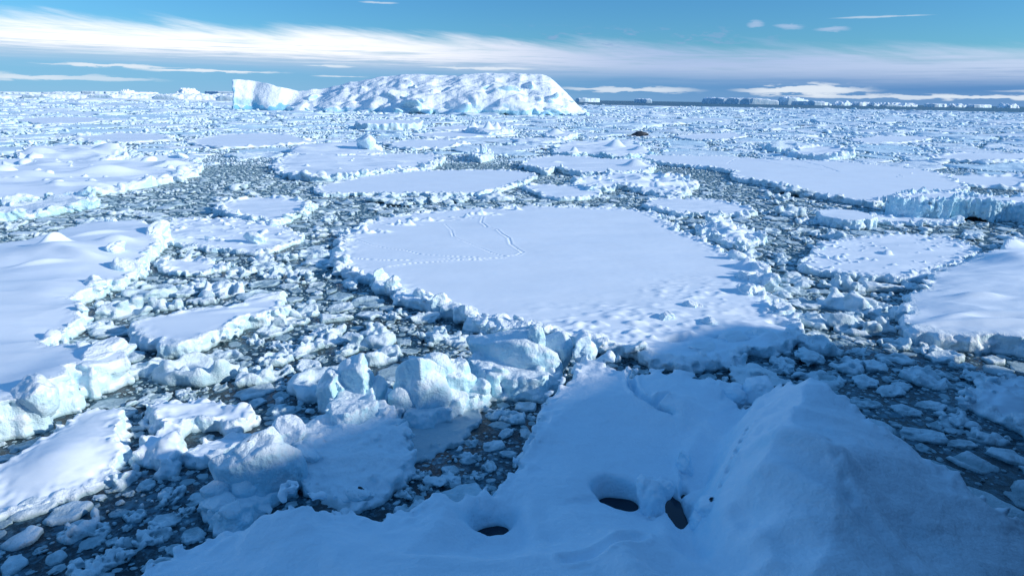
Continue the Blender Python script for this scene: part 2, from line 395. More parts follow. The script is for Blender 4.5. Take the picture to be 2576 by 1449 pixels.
def floe(name, label, poly, z=0.5, cat='ice floe', group=None, cell=None, short=None, world=None, rim=0.0, rimw=0.5, lumps=0, lump=0.3, lump_arc=None,
         inner_lumps=0, inner=0.2, rough=0.04, rough_s=1.2, edge=0.12, side=0.10, under=0.0, slope=0.15, bumps=(), ctrl=None, holes=(), grooves=(), mats=None,
         depth=0.35, bl=None, ridged=0.0, facets='mix', clean=False, ledge=None, patch=(), scoop=(), carve=(), flute=0.0, tin=0.0):
    """an ice floe: outline traced at height z, grown as one closed surface; bumps are (px,py,zproj,height,sx,sy,angle)"""
    SEED[0] += 31; seed = SEED[0]; rng = np.random.default_rng(seed)
    pol = np.array(world if world is not None else [P(p[0], p[1], p[2] if len(p) > 2 else z) for p in poly])
    cen = pol.mean(0); D = np.hypot(*cen)
    Dm = max(8.0, np.hypot(pol[:, 0], pol[:, 1]).min())
    if cell is None: cell = max(0.05, (0.6*Dm + 0.4*D)/683*1.15)
    pol = smooth_poly(pol)
    pad = edge*2 + max(lump, side*2) + 3*cell
    lo = pol.min(0) - pad; hi = pol.max(0) + pad
    zmax = z + rim + 0.3 + rough*3 + (lump*1.3 if lumps else 0) + max([b[3] for b in bumps] + [0]) + (max(c[2] for c in ctrl) - z if ctrl else 0) + ridged
    nx, ny = [int((hi[i]-lo[i])/cell) + 2 for i in (0, 1)]; nz = int((zmax + depth)/cell) + 3
    org = (lo[0], lo[1], -depth)
    X = lo[0] + cell*np.arange(nx); Y = lo[1] + cell*np.arange(ny)
    x, y = np.meshgrid(X, Y, indexing='ij')
    d = seg_dist(x, y, pol)
    es = max(edge*4, cell*4)
    d = d + edge*(gfbm((nx, ny), lo, cell, es, seed+1, 3, 0.55)) 
    o2 = (org[0], org[1])
    if ctrl is not None:
        cp = np.array([P(c[0], c[1], c[2]) for c in ctrl]); cz = np.array([c[2] for c in ctrl]) - z
        kern = lambda r2: .8*np.exp(-r2/(2*5.0**2)) + .5*np.exp(-r2/(2*1.5**2)) + .1*np.exp(-r2/(2*.6**2))
        A = kern(((cp[:, None]-cp[None])**2).sum(2)); zm = cz.mean(); w = np.linalg.solve(A + .012*np.eye(len(cp)), cz - zm)
        h = z + zm + sum(wi*kern((x-c[0])**2 + (y-c[1])**2) for wi, c in zip(w, cp)); 
        if tin:      # broken planes between the traced points, as a cracked block of ice has
            from mathutils.geometry import delaunay_2d_cdt
            pz = np.array([z + zm + (w*kern(((cp - c)**2).sum(1))).sum() for c in cp]); ext = np.array([(lo[0]-9, lo[1]-9), (hi[0]+9, lo[1]-9), (hi[0]+9, hi[1]+9), (lo[0]-9, hi[1]+9)])
            vs, _, fs, ov, _, _ = delaunay_2d_cdt([Vector(c) for c in np.concatenate([cp, ext])], [], [], 0, 1e-4); vz = [np.mean([pz[k] if k < len(pz) else z + zm for k in o]) if len(o) else z for o in ov]
            T = np.array(h)
            wx = x + .16*pn2(x*1.1, y*1.1) + .06*pn2(x*3.1+7, y*3.1); wy = y + .16*pn2(x*1.1+31, y*1.1+17) + .06*pn2(x*3.1+3, y*3.1+9)
            for f in fs:
                (ax, ay), (bx, by), (qx, qy) = vs[f[0]], vs[f[1]], vs[f[2]]; den = (by-qy)*(ax-qx) + (qx-bx)*(ay-qy)
                if abs(den) < 1e-9: continue
                l1 = ((by-qy)*(wx-qx) + (qx-bx)*(wy-qy))/den; l2 = ((qy-ay)*(wx-qx) + (ax-qx)*(wy-qy))/den; l3 = 1-l1-l2
                mk = (l1 >= -1e-6) & (l2 >= -1e-6) & (l3 >= -1e-6); T[mk] = (l1*vz[f[0]] + l2*vz[f[1]] + l3*vz[f[2]])[mk]
            h = h + tin*(T - h)
        h = np.clip(h, .12, max(c[2] for c in ctrl) + .15)
    else: h = np.full(x.shape, z, np.float32)
    h = h + rough*gfbm((nx, ny), lo, cell, (rough_s*1.7, rough_s*0.75), seed+2, 5, 0.40)
    lumps = int(lumps*.5); lump = lump*.82
    for k_, (sa, ss_, sx_) in enumerate(scoop): h = h + sa*scallop(x, y, ss_, 3 + k_ + seed % 50, .6, sx_)
    if ledge:      # wind crust breaking off in small scarps
        t = gfbm((nx, ny), lo, cell, (ledge[1]*1.6, ledge[1]), seed+7, 3, .45)*1.6; fr = t - np.floor(t); h = h + ledge[0]*(np.clip((fr-.86)/.14, 0, 1) - fr)
    if ridged:
        r1 = 1 - np.abs(gfbm((nx, ny), lo, cell, (rough_s*2.4, rough_s*1.1), seed+3, 3, 0.5)); h = h + ridged*np.clip(r1, -1, 1)
    if rim:
        n = 0.6 + 0.5*gfbm((nx, ny), lo, cell, max(rimw*1.2, 3*cell), seed+4, 2)
        h = h + rim*np.clip(n, 0, 1.6)*np.exp(-((d + rimw*0.8)/(rimw*0.75))**2)
    for (bx, by, bz, bh, sx, sy, ang) in bumps:
        c = P(bx, by, bz); a = math.radians(ang); u = (x-c[0])*math.cos(a) + (y-c[1])*math.sin(a); v = -(x-c[0])*math.sin(a) + (y-c[1])*math.cos(a)
        h = h + bh*np.exp(-(np.abs(u/sx)**2.4 + np.abs(v/sy)**2.4))
    for (bx, by, sx, sy, amp, psc) in patch:      # wind scoured or trampled snow
        c = P(bx, by, z); w_ = np.exp(-(((x-c[0])/sx)**2 + ((y-c[1])/sy)**2)**1.5); n = gfbm((nx, ny), lo, cell, (psc*1.5, psc), seed+12, 3, .6)
        h = h + amp*w_*(np.maximum(n, -.3) + .4*np.clip(n-.9, 0, 2))
    for (pts, wd, dep) in grooves:      # animal tracks and cracks, pressed into the snow
        gp = np.array([P(q[0], q[1], z) for q in pts]); dd = np.full(x.shape, 1e9); along = np.zeros(x.shape); s0 = 0
        for i in range(len(gp)-1):
            e = gp[i+1]-gp[i]; L = np.hypot(*e); t = np.clip(((x-gp[i][0])*e[0] + (y-gp[i][1])*e[1])/L**2, 0, 1)
            q = np.hypot(x-gp[i][0]-t*e[0], y-gp[i][1]-t*e[1]); b = q < dd; dd = np.where(b, q, dd); along = np.where(b, s0 + t*L, along); s0 += L
        q = dd/wd; jit = gnoise((nx, ny), lo, cell, .5, seed+15)
        wob = np.clip(.25 + .75*np.sin(along/.055 + 1.5*jit), 0, 1)*(.8 + .3*jit) if wd < .11 else .8 + .3*jit
        h = h - dep*wob*np.exp(-q**2) + 0.3*dep*np.exp(-((q-1.7)/0.6)**2)
    hole = np.zeros(x.shape, int)
    for hi_, (hx, hy, hz, rx, ry, ang, dep) in enumerate(holes):
        c = P(hx, hy, hz); a = math.radians(ang); u = (x-c[0])*math.cos(a) + (y-c[1])*math.sin(a); v = -(x-c[0])*math.sin(a) + (y-c[1])*math.cos(a)
        rr = np.sqrt((u/rx)**2 + (v/ry)**2) + 0.10*gfbm((nx, ny), lo, cell, min(rx, ry)*0.8, seed+9, 2)*.6
        wgt = 1/(1 + np.exp(np.clip((rr-1)*(13 if ry > .3 else 5), -30, 30))); h = h*(1-wgt) + (-dep)*wgt; hole[(rr < 1.05) & (hole == 0)] = hi_ + 1
    zz = (-depth + cell*np.arange(nz)).astype(np.float32)
    sp = (slope*zz - under*np.exp(-((zz-0.02)/0.35)**2)).astype(np.float32)
    hh = h[:, :, None].astype(np.float32)
    F = np.broadcast_to(zz[None, None, :], (nx, ny, nz)) - hh
    F = smax(F, d[:, :, None].astype(np.float32) + sp[None, None, :], max(0.06, cell))
    near = (0.015 + 0.985*np.exp(-(d/(0.35 + rimw))**2)).astype(np.float32)[:, :, None]
    if clean: near = near*np.clip((hh - zz[None, None, :])/0.22, 0.12, 1.0)
    if side:
        F = F + near*(side*0.55)*gfbm((nx, ny, nz), org, cell, max(side*5, 3*cell), seed+5, 3, 0.55)
        F = F - near*(side*0.75)*(np.abs(gfbm((nx, ny, nz), org, cell, max(side*3.6, 3.5*cell), seed+6, 2, 0.5)) - 0.7)
    if flute: F = F + near*flute*(gfbm((nx, ny, nz), org, cell, (.45, .45, 3.0), seed+18, 2, .6) - .8*np.abs(gfbm((nx, ny, nz), org, cell, (.22, .22, 2.0), seed+19, 2, .5)))
    for (qx, qy, qz, rx, ry, rz) in carve:
        c = P(qx, qy, qz); e = (np.sqrt(((x-c[0])/rx)[:, :, None]**2 + ((y-c[1])/ry)[:, :, None]**2 + ((zz-qz)/rz)[None, None, :]**2) - 1)*min(rx, ry, rz)
        F = np.maximum(F, -e.astype(np.float32))
    # frozen-on rubble along the edge and on the back
    n2 = len(pol)
    if lumps:
        for i in range(lumps):
            if lump_arc: t = rng.uniform(*lump_arc[rng.integers(len(lump_arc))]) % 1.0
            else: t = rng.random()
            k = t*n2; i0 = int(k) % n2; p = pol[i0] + (k-int(k))*(pol[(i0+1) % n2]-pol[i0])
            tow = cen - p; tow /= np.hypot(*tow) + 1e-9
            p = p + tow*rng.uniform(-0.1, rimw*1.5); r = lump*rng.lognormal(-0.35, 0.45); r = min(r, lump*1.5)
            if r < cell*0.9: continue
            i1 = int(np.clip((p[0]-lo[0])/cell, 0, nx-1)); j1 = int(np.clip((p[1]-lo[1])/cell, 0, ny-1))
            if d[i1, j1] > .08: continue
            zz0 = max(0.0, h[i1, j1]) if d[i1, j1] < 0 else 0.1
            stamp(F, org, cell, (p[0], p[1], zz0 + r*rng.uniform(-.2, .35)), (r*rng.uniform(.9, 1.7), r*rng.uniform(.8, 1.3), r*rng.uniform(.4, .8)), rng,
                  'round' if (facets == 'round' or (facets == 'mix' and rng.random() < .25)) else 'facet')
    for i in range(inner_lumps):
        for _ in range(20):
            p = lo + rng.random(2)*(hi-lo); i1 = int((p[0]-lo[0])/cell); j1 = int((p[1]-lo[1])/cell)
            if 0 <= i1 < nx and 0 <= j1 < ny and d[i1, j1] < -0.1 and hole[i1, j1] == 0: break
        else: continue
        r = min(inner*rng.lognormal(-0.4, 0.5), inner*1.8)
        if r < cell*0.9: continue
        stamp(F, org, cell, (p[0], p[1], h[i1, j1] + r*rng.uniform(-.4, .2)), (r*1.2, r*.9, r*.6), rng, 'round' if rng.random() < .5 else 'facet')
    if lumps: F = F + near*min(0.05, side*0.6)*gfbm((nx, ny, nz), org, cell, max(0.18, 2.5*cell), seed+8, 2)
    F[0] = np.abs(F[0]); F[-1] = np.abs(F[-1]); F[:, 0] = np.abs(F[:, 0]); F[:, -1] = np.abs(F[:, -1]); F[:, :, -1] = np.abs(F[:, :, -1])
    co, q = surface_nets(F, org, cell); vn = vnormals(co, q)
    off = np.array([cen[0], cen[1], 0.0])
    root = bpy.data.objects.new(name, None); COL.objects.link(root); root.location = off; root.empty_display_size = 0.3
    tag(root, label, cat, group)
    fc = co[q].mean(1); fi = ((fc[:, 0]-lo[0])/cell).astype(int).clip(0, nx-1); fj = ((fc[:, 1]-lo[1])/cell).astype(int).clip(0, ny-1)
    df = d[fi, fj]; fz = vn[q].mean(1)[:, 2]
    top = (df < -(rimw*1.3 if (rim or lumps) else 0.12)) & ((fz > 0.45) | (df < -0.6 - rimw)) 
    mt, me_ = mats or (M_SNOW, M_EDGE)
    pl = np.zeros(len(top), bool)
    for i in range(len(holes)):
        pl = hole[fi, fj] == i+1; s = submesh('pool_wall', co, q, pl, mt, vn, off)
        if s is not None: obj('pool_wall', s, root)
    pl = hole[fi, fj] > 0
    for nm, sel, mm in (('snow_top', top & ~pl, mt), ('ice_edge', ~top & ~pl, me_)):
        s = submesh(nm, co, q, sel, mm, vn, off)
        if s is not None: obj(nm, s, root)
    for (hx, hy, hz, rx, ry, ang, dep) in holes:
        if dep < .15: continue
        c = P(hx, hy, hz); a0 = math.radians(ang); th = np.linspace(0, 2*math.pi, 29)[:-1]; ex = 1.9*rx*np.cos(th); ey = 1.9*ry*np.sin(th)
        pw = bpy.data.meshes.new('pool_water'); pw.from_pydata([(c[0]-off[0]+u*math.cos(a0)-v*math.sin(a0), c[1]-off[1]+u*math.sin(a0)+v*math.cos(a0), .03 + .004*hx/1000) for u, v in zip(ex, ey)], [], [tuple(range(28))]); pw.materials.append(M_POOL); obj('pool_water', pw, root)
    for (px_, py_, zc, rx, ry, rz, kd) in bl or ():
        c = P(px_, py_, zc); pc, pq = LUMP[kd][int(rng.integers(len(LUMP[kd])))]; a = rng.uniform(0, 6.28)
        v = pc*np.array([rx, ry, rz])*1.05; v = np.stack([v[:, 0]*math.cos(a) - v[:, 1]*math.sin(a), v[:, 0]*math.sin(a) + v[:, 1]*math.cos(a), v[:, 2]], 1)
        obj('ice_lump', mesh('ice_lump', v, pq, me_), root, (c[0]-off[0], c[1]-off[1], zc))
    OUT.append(pol); NAMED.append((short or label, pol))
    return root
# ------------------------------------------------------------------ the snowy floe below the camera, with its dome and pools
G_NEAR = None
fore = [(330,1449,.5),(420,1392,.5),(505,1342,.6),(560,1312,.7),(600,1290,.8),(640,1266,1.0),(680,1236,1.3),(712,1212,1.5),(742,1205,1.6),(765,1222,1.5),(800,1250,1.1),(850,1275,.8),
 (900,1291,.7),(935,1303,.6),(975,1298,.6),(1030,1276,.7),(1080,1256,.8),(1120,1232,.9),(1160,1224,.9),(1200,1223,.8),(1245,1208,.8),(1277,1175,.8),(1290,1150,.8),(1310,1120,.8),(1328,1099,.8),
 (1330,1075,.8),(1344,1055,.8),(1356,1015,.9),(1364,982,1.0),(1395,955,1.1),(1420,930,1.2),(1440,905,1.2),(1452,880,1.25),(1480,876,1.25),(1500,890,1.25),(1525,892,1.25),(1555,912,1.15),(1582,935,1.1),
 (1600,925,1.3),(1640,920,1.3),(1700,928,1.3),(1780,935,1.3),(1835,958,1.2),(1868,992,1.0),(1868,1020,.9),(1900,1010,1.0),(1945,990,1.4),(1985,960,2.0),(2015,932,2.5),(2040,925,2.7),(2070,931,2.7),(2110,964,2.5),(2160,1003,2.3),
 (2230,1056,2.1),(2300,1104,1.8),(2350,1142,1.6),(2404,1186,1.4),(2455,1222,1.2),(2490,1255,1.0),(2530,1290,.8),(2600,1340,.6),(2800,1480,.5),(2900,1750,.4),(200,1750,.4)]
fctrl = [(330,1449,.5),(505,1342,.6),(600,1290,.8),(680,1236,1.3),(742,1205,1.6),(765,1222,1.5),(850,1275,.8),(935,1303,.6),(1120,1232,.9),(1300,1150,.8),(1364,982,.9),(1440,905,1.15),(1466,880,1.3),(1500,892,1.3),(1582,935,1.0),
 (1700,928,1.35),(1780,935,1.3),(1835,965,1.25),(1720,1000,1.5),(1630,980,1.3),(1868,1020,.8),(1450,1000,1.2),(1450,1120,.85),(1600,1100,.75),(1560,1200,.7),(1400,1250,.8),(1250,1290,.8),
 (1985,960,2.0),(2040,925,2.75),(2110,964,2.55),(2230,1056,2.15),(2350,1142,1.7),(2455,1222,1.3),(2600,1340,.6),(2000,1010,2.7),(1930,1040,2.2),(1870,1070,1.5),(1960,1100,2.6),(2100,1150,2.5),(1850,1130,1.7),(1800,1140,.75),(1760,1200,.5),
 (1900,1220,2.1),(1860,1260,1.8),(1780,1290,.9),(1745,1300,.35),(1730,1220,.35),(1690,1150,.5),(1700,1090,.8),(1760,1060,1.0),(1810,1050,1.0),(1735,1350,.45),(1800,1400,1.0),(1900,1380,1.5),(2100,1350,1.9),(2300,1350,1.4),(2000,1500,1.5),(2300,1550,1.2),(1850,1500,1.0),
 (1700,1420,.8),(1620,1340,1.0),(1550,1330,1.1),(1500,1400,1.3),(1420,1350,.9),(1600,1440,1.3),(1300,1400,1.1),(1100,1320,1.0),(1000,1400,1.1),(800,1330,1.1),(600,1400,.8),(900,1450,1.3),(1236,1350,.12),(1236,1374,.2),(1180,1390,.6),(1236,1305,.6),(1300,1345,.55),(1200,1310,.75),(1560,1265,.2),(1300,1600,1.3),(800,1600,.8),(2900,1700,.5)]
floe('snow_floe', 'huge blue shadowed snow floe filling the foreground, with a dome and three dark pools', fore, 0.8, 'ice floe', None, 0.062, 'the shadowed floe',
     ctrl=fctrl, tin=.8, rough=0.03, rough_s=1.5, edge=0.07, side=0.07, slope=0.25, rimw=0.25, lumps=150, lump=0.13, lump_arc=[(.10,.16),(.26,.40),(.40,.48),(.53,.62)], ridged=0.05, scoop=[(.20,2.6,1.5),(.13,1.0,1.6),(.05,.33,1.8)], mats=(M_FORE, M_FORE),
     holes=[(1546,1274,.0,.60,.44,8,.22),(1694,1290,.0,.28,.86,0,.22),(1236,1345,.0,.48,.30,20,.25),(1722,1228,.3,.17,.10,60,.05),(1662,1052,.8,.30,.05,-40,.0)],
     bl=[(1638,1255,.45,.36,.36,.50,'round'),(1655,1235,.6,.30,.30,.34,'round'),(1468,880,1.2,.46,.38,.42,'facet'),(1780,1285,.6,.5,.4,.3,'round'),(1905,985,1.1,.5,.4,.35,'facet'),(1830,990,.9,.5,.5,.4,'round'),(1722,1165,.55,.28,.2,.22,'facet')],
     bumps=[(1590,1420,1.2,.35,.5,.9,20),(1990,1110,2.5,.25,1.6,.3,-35),(2090,1250,2.2,.22,1.6,.25,-50),(1880,1290,1.6,-.45,.5,.5,20),(2230,1330,1.6,.2,1.3,.22,-60),(1290,1290,.9,-.18,.3,.9,10),(1340,1300,.9,.12,.25,1.2,5)],
     grooves=[([(1583,960),(1590,1000),(1605,1024),(1640,1042),(1676,1030)],.11,.30),([(1866,1050),(1815,1105),(1770,1165),(1748,1235),(1738,1300),(1750,1360),(1800,1410),(1850,1460)],.34,.32),([(1430,1440),(1500,1420),(1560,1380),(1610,1345)],.16,.22),([(1960,1010),(2010,1080),(2080,1130),(2180,1180)],.10,.08),([(1870,1180),(1960,1230),(2060,1300),(2150,1420)],.10,.08),([(1880,1150),(1850,1190),(1840,1230),(1800,1275)],.05,.22),([(1716,1140),(1725,1185),(1690,1225),(1640,1262)],.07,.2)])

# ------------------------------------------------------------------ blocks and slabs behind it
floe('ice_block', 'cyan ice block with a tilted snowy top, left of the two peaked berg', [(810,1012),(834,1055),(900,1040),(957,1022),(950,985),(905,960),(850,968)], .95, 'ice block', None, .05, 'the cyan block',
     side=.03, edge=.05, slope=.22, rough=.05, rough_s=.7, mats=(M_EDGE, M_BLUE), lumps=8, lump=.18, bl=[(885,985,.62,.78,.60,.85,'facet'),(850,1000,.55,.55,.5,.75,'facet'),(935,1008,.35,.45,.4,.5,'facet'),(900,955,1.0,.45,.40,.5,'facet'),(960,1030,.1,.3,.25,.2,'facet'),(975,1005,.1,.25,.22,.2,'facet')])
floe('bergy_bit', 'white double peaked berg standing on a thin grey ice shelf', [(1000,1022),(1020,1048),(1054,1058),(1110,1040),(1160,1020),(1232,990),(1215,965),(1160,960),(1060,975)], .45, 'bergy bit', None, .05, 'the double peaked berg',
     side=.035, edge=.06, slope=.5, rough=.05, rough_s=.7, mats=(M_EDGE, M_BLUE), lumps=26, lump=.17, 
     bl=[(1068,985,.75,.75,.6,.85,'facet'),(1095,955,.9,.48,.45,.7,'facet'),(1150,965,.7,.50,.45,.75,'facet'),(1035,1015,.35,.55,.45,.5,'facet'),(1185,985,.35,.5,.4,.35,'facet'),(1110,1010,.35,.6,.4,.4,'facet'),(1210,985,.2,.4,.3,.25,'facet')])
floe('thin_ice_sheet', 'thin translucent grey ice sheet below the double peaked berg', [(1010,1065),(1060,1060),(1120,1045),(1225,1000),(1240,1000),(1215,1050),(1190,1090),(1120,1130),(1035,1165),(985,1200),(1010,1120)], .05, 'ice sheet', None, .05, 'the grey ice sheet',
     side=.02, edge=.06, slope=.4, rough=.022, rough_s=.5, mats=(M_GREY, M_GREY), rim=.07, rimw=.12, inner_lumps=24, inner=.10)
floe('tilted_rubble_floe', 'tilted grey white slab strewn with ice rubble, right of the blue boulder', [(690,1092),(720,1072),(820,1058),(930,1034),(1007,1032),(1030,1100),(1036,1156),(995,1200),(940,1236),(880,1258),(837,1256),(797,1236),(754,1195),(725,1190),(735,1130)], .42, 'ice slab', None, .05, 'the tilted rubble slab',
     side=.06, edge=.07, slope=.2, rough=.06, rough_s=.45, mats=(M_EDGE, M_EDGE), ctrl=[(690,1092,.5),(820,1058,.65),(1007,1032,.75),(1036,1156,.55),(940,1236,.15),(837,1256,.12),(754,1195,.3),(880,1150,.5)], lumps=26, lump=.17, inner_lumps=90, inner=.11, scoop=[(.12,.9,2.2),(.05,.3,1.5)],
     lump_arc=[(.0,.35),(.8,1.0)], bl=[(720,1085,.6,.5,.35,.3,'facet'),(770,1150,.45,.45,.25,.22,'round'),(745,1180,.35,.4,.25,.22,'round'),(890,1255,.1,.45,.25,.2,'round')])
floe('blue_ice_boulder', 'rounded pale blue ice boulder rising from shattered rubble', [(520,1250),(560,1190),(600,1150),(640,1110),(690,1115),(728,1150),(732,1190),(700,1235),(640,1285),(575,1310),(525,1315)], .45, 'ice boulder', None, .05, 'the blue boulder',
     side=.035, edge=.08, slope=.3, rough=.05, rough_s=.6, mats=(M_EDGE, M_BLUE), lumps=26, lump=.2, bl=[(655,1180,.62,.80,.66,.80,'facet'),(650,1205,.5,.72,.6,.7,'round'),(600,1200,.4,.55,.45,.45,'facet'),(570,1225,.3,.5,.4,.3,'facet'),(545,1270,.25,.4,.4,.25,'facet'),(560,1295,.2,.35,.3,.25,'facet')])
floe('bergy_bit', 'cyan sided bergy bit with one small spire, between round floe and shadowed floe', [(1176,895),(1215,942),(1290,952),(1359,956),(1400,930),(1418,905),(1400,880),(1340,870),(1260,868),(1200,875)], .85, 'bergy bit', None, .06, 'the spired bergy bit',
     side=.04, edge=.10, slope=.25, rough=.08, rough_s=.9, mats=(M_EDGE, M_BLUE), lumps=14, lump=.28, bl=[(1349,868,1.35,.28,.26,.55,'facet'),(1295,893,.75,1.35,.7,.75,'facet'),(1370,900,.65,.75,.65,.75,'facet'),(1235,905,.45,.8,.55,.55,'facet'),(1330,925,.4,.9,.5,.5,'facet')])

# ------------------------------------------------------------------ the floes of the middle distance
centre = [(838,640),(845,612),(868,585),(900,566),(965,546),(1060,533),(1150,525),(1250,521),(1320,518),(1400,519),(1480,521),(1560,524),(1620,531),(1665,544),(1700,566),(1740,590),(1780,610),(1815,626),(1850,642),(1895,655),(1930,680),(1945,708),
 (1915,725),(1960,770),(1992,798),(2008,825),(2005,848),(1960,872),(1900,880),(1830,905),(1730,912),(1640,902),(1560,876),(1500,862),(1475,850),(1405,848),(1375,840),(1325,834),(1290,818),(1222,816),(1169,806),(1152,794),(1092,769),(1025,753),(992,748),(975,732),(949,714),(935,701),(862,684),(845,665)]
T1 = [(1215,545),(1210,560),(1225,572),(1250,578),(1262,590),(1280,600),(1285,615),(1300,625),(1315,635),(1300,643),(1280,645)]
T2 = [(1120,565),(1135,580),(1140,597),(1170,610),(1210,625),(1240,638),(1270,645)]
T3 = [(900,605),(940,618),(980,625),(1020,630),(1060,640),(1120,645),(1200,648)]
T4 = [(890,650),(960,655),(1040,655),(1130,652),(1200,656),(1265,650),(1200,652),(1120,658),(1040,662),(975,672)]
T5 = [(870,600),(920,588),(980,575),(1030,560),(1090,555),(1150,550),(1210,540),(1290,530),(1330,522)]
floe('round_snow_floe', 'largest round white floe in the centre, flat and crossed by penguin tracks', centre, .42, 'ice floe', None, .075, 'the round floe',
     side=.07, edge=.16, slope=.2, rough=.018, rough_s=2.5, scoop=[(.035,4.5,2.6)], rimw=.5, rim=.08, lumps=340, lump=.26, lump_arc=[(.62,.86),(.75,.95),(.93,1.0),(.36,.48),(.0,.12),(.40,.66)], inner_lumps=0,
     bumps=[(1880,670,.5,.5,.7,.5,0),(1905,690,.5,.45,.8,.5,30),(1900,790,.4,-.12,1.0,.8,0)],
     holes=[(1700,855,.3,.55,.22,10,.12),(1830,850,.3,.7,.20,-10,.12),(1600,870,.3,.5,.12,10,.1),(1930,745,.3,.7,.16,-30,.1),(1960,815,.3,.4,.25,-20,.1)],
     bl=[(1850+rx, 640+ry, .45, .5, .4, .4, 'facet') for rx, ry in ((10,10),(35,28),(60,38),(25,60),(55,70),(30,95),(85,75))] + [(1300+rx*14, 830-abs(rx)*2, .35, .35, .3, .25, 'facet') for rx in range(-6, 4)] +
        [(1180,790,.5,.45,.35,.3,'facet'),(1060,742,.5,.5,.35,.4,'round'),(990,720,.5,.4,.35,.4,'round'),(955,700,.45,.5,.35,.4,'facet'),(870,660,.45,.4,.3,.35,'round'),(1110,765,.5,.5,.4,.4,'facet'),(1850,855,.3,.6,.4,.2,'facet'),(1760,880,.3,.7,.4,.2,'facet'),(1920,850,.3,.6,.4,.25,'facet'),(1675,800,.45,.3,.3,.2,'facet'),(1740,770,.42,.35,.25,.18,'facet'),(1780,810,.42,.4,.3,.2,'facet')],
     grooves=[(T1,.08,.11),(T2,.065,.08),(T3,.075,.10),(T4,.085,.11)],
     patch=[(1650,800,5.5,2.6,.03,.30),(1800,740,3.5,3.0,.03,.24),(1480,830,3.5,1.2,.035,.3),(1750,850,4,1.6,.09,.5),(1080,553,1.9,.55,.15,.3),(1010,566,1.3,.5,.15,.3),(930,586,1.3,.6,.14,.3),(1150,547,1.6,.5,.15,.3),(1225,540,1.6,.5,.14,.3),(1300,528,1.8,.5,.13,.3),(880,600,.8,.8,.08,.3)])
left = [(-160,640,.6),(0,610,.7),(60,600,.8),(150,580,.8),(230,560,.8),(330,556,.8),(423,570,1.1),(402,596,1.0),(385,618,.8),(363,645,.7),(358,668,.6),(320,690,.6),(277,710,.6),(225,730,.6),(193,747,.6),(205,770,.7),(205,790,.7),(173,815,.7),(140,835,.7),(112,850,.7),
 (140,857,.9),(200,861,1.0),(262,860,1.0),(290,864,1.0),(318,884,1.0),(326,902,.9),(290,925,.9),(230,932,1.0),(196,925,1.15),(180,950,1.2),(120,972,1.2),(60,996,1.2),(0,1010,1.2),(-200,1060,1.0),(-420,900,.8)]
floe('snow_floe', 'large hummocky white floe at the left edge with two thick blocky points', left, .8, 'ice floe', None, .07, 'the hummocky floe',
     ctrl=[(p[0],p[1],p[2]) for p in left[::2]] + [(130,610,1.5),(150,640,1.1),(60,660,.8),(250,640,1.0),(60,760,.75),(30,850,.8),(150,900,.95),(60,940,1.0),(330,600,1.0),(130,730,.8)],
     clean=True, scoop=[(.14,3.0,1.8),(.04,.9,2.0)], side=.13, edge=.14, slope=.10, under=.06, rough=.04, rough_s=2.6, ridged=.06, rimw=.3, lumps=36, lump=.28, lump_arc=[(.16,.62)],
     bumps=[(140,612,1.1,.65,.7,.35,60),(240,590,1.0,.25,1.5,.3,20),(200,645,.9,.3,1.4,.4,-15),(290,605,1.0,.35,.9,.5,0),(100,660,.9,.25,1.2,.3,20)],
     bl=[(395,583,1.1,.9,.5,.45,'facet'),(270,895,.8,1.0,.5,.45,'facet'),(310,680,.5,.7,.5,.5,'facet'),(230,720,.5,.7,.5,.4,'facet'),(290,625,1.1,.6,.4,.35,'round'),(80,1000,.9,.8,.5,.6,'facet'),(280,560,.9,.4,.3,.3,'round')])
floe('flat_floe', 'low grey textured floe touching the hummocky floe, one block on its right half', [(400,602),(433,550),(500,547),(567,547),(683,560),(743,577),(764,595),(720,616),(660,633),(590,630),(510,624),(450,612)], .28, 'ice floe', None, None, 'the low textured floe',
     side=.05, edge=.1, slope=.2, rough=.05, rough_s=.5, rimw=.4, lumps=30, lump=.2, inner_lumps=130, inner=.2, bl=[(640,604,.45,.6,.4,.4,'facet')])
floe('flat_floe', 'thick white floe with rubble along its right side, above the low textured floe', [(540,522),(563,508),(633,497),(733,499),(790,514),(770,528),(730,545),(687,558),(633,548),(567,536)], .5, 'ice floe', None, None, 'the rubble sided floe',
     side=.1, edge=.15, slope=.15, rough=.03, rimw=.5, rim=.12, lumps=50, lump=.32, lump_arc=[(.25,.65)])
floe('block_floe', 'thick clean slab floe with bright cliff edge, left of the dark slush lane', [(328,830),(337,808),(400,793),(467,779),(540,770),(600,763),(640,742),(712,732),(708,748),(721,764),(690,785),(613,800),(570,822),(523,846),(470,862),(420,866),(392,850),(370,848),(350,840)], .62, 'ice floe', None, .055, 'the thick slab floe',
     clean=True, side=.10, edge=.08, slope=.06, under=.03, rough=.02, rough_s=1.5, rim=.06, rimw=.25, bumps=[(690,745,.7,.18,.8,.25,30),(600,775,.7,.1,1.3,.3,20)], mats=(M_SNOW, M_EDGE), lumps=5, lump=.16, lump_arc=[(.5,.95)])
floe('small_floe', 'small white floe crowned with loose snow lumps below the low textured floe', [(380,668),(410,655),(500,652),(580,668),(545,680),(500,687),(417,686)], .22, 'ice floe', None, None, 'the small lumpy floe', side=.06, edge=.12, rough=.04, rough_s=.6, rim=.14, rimw=.35, lumps=46, lump=.22)
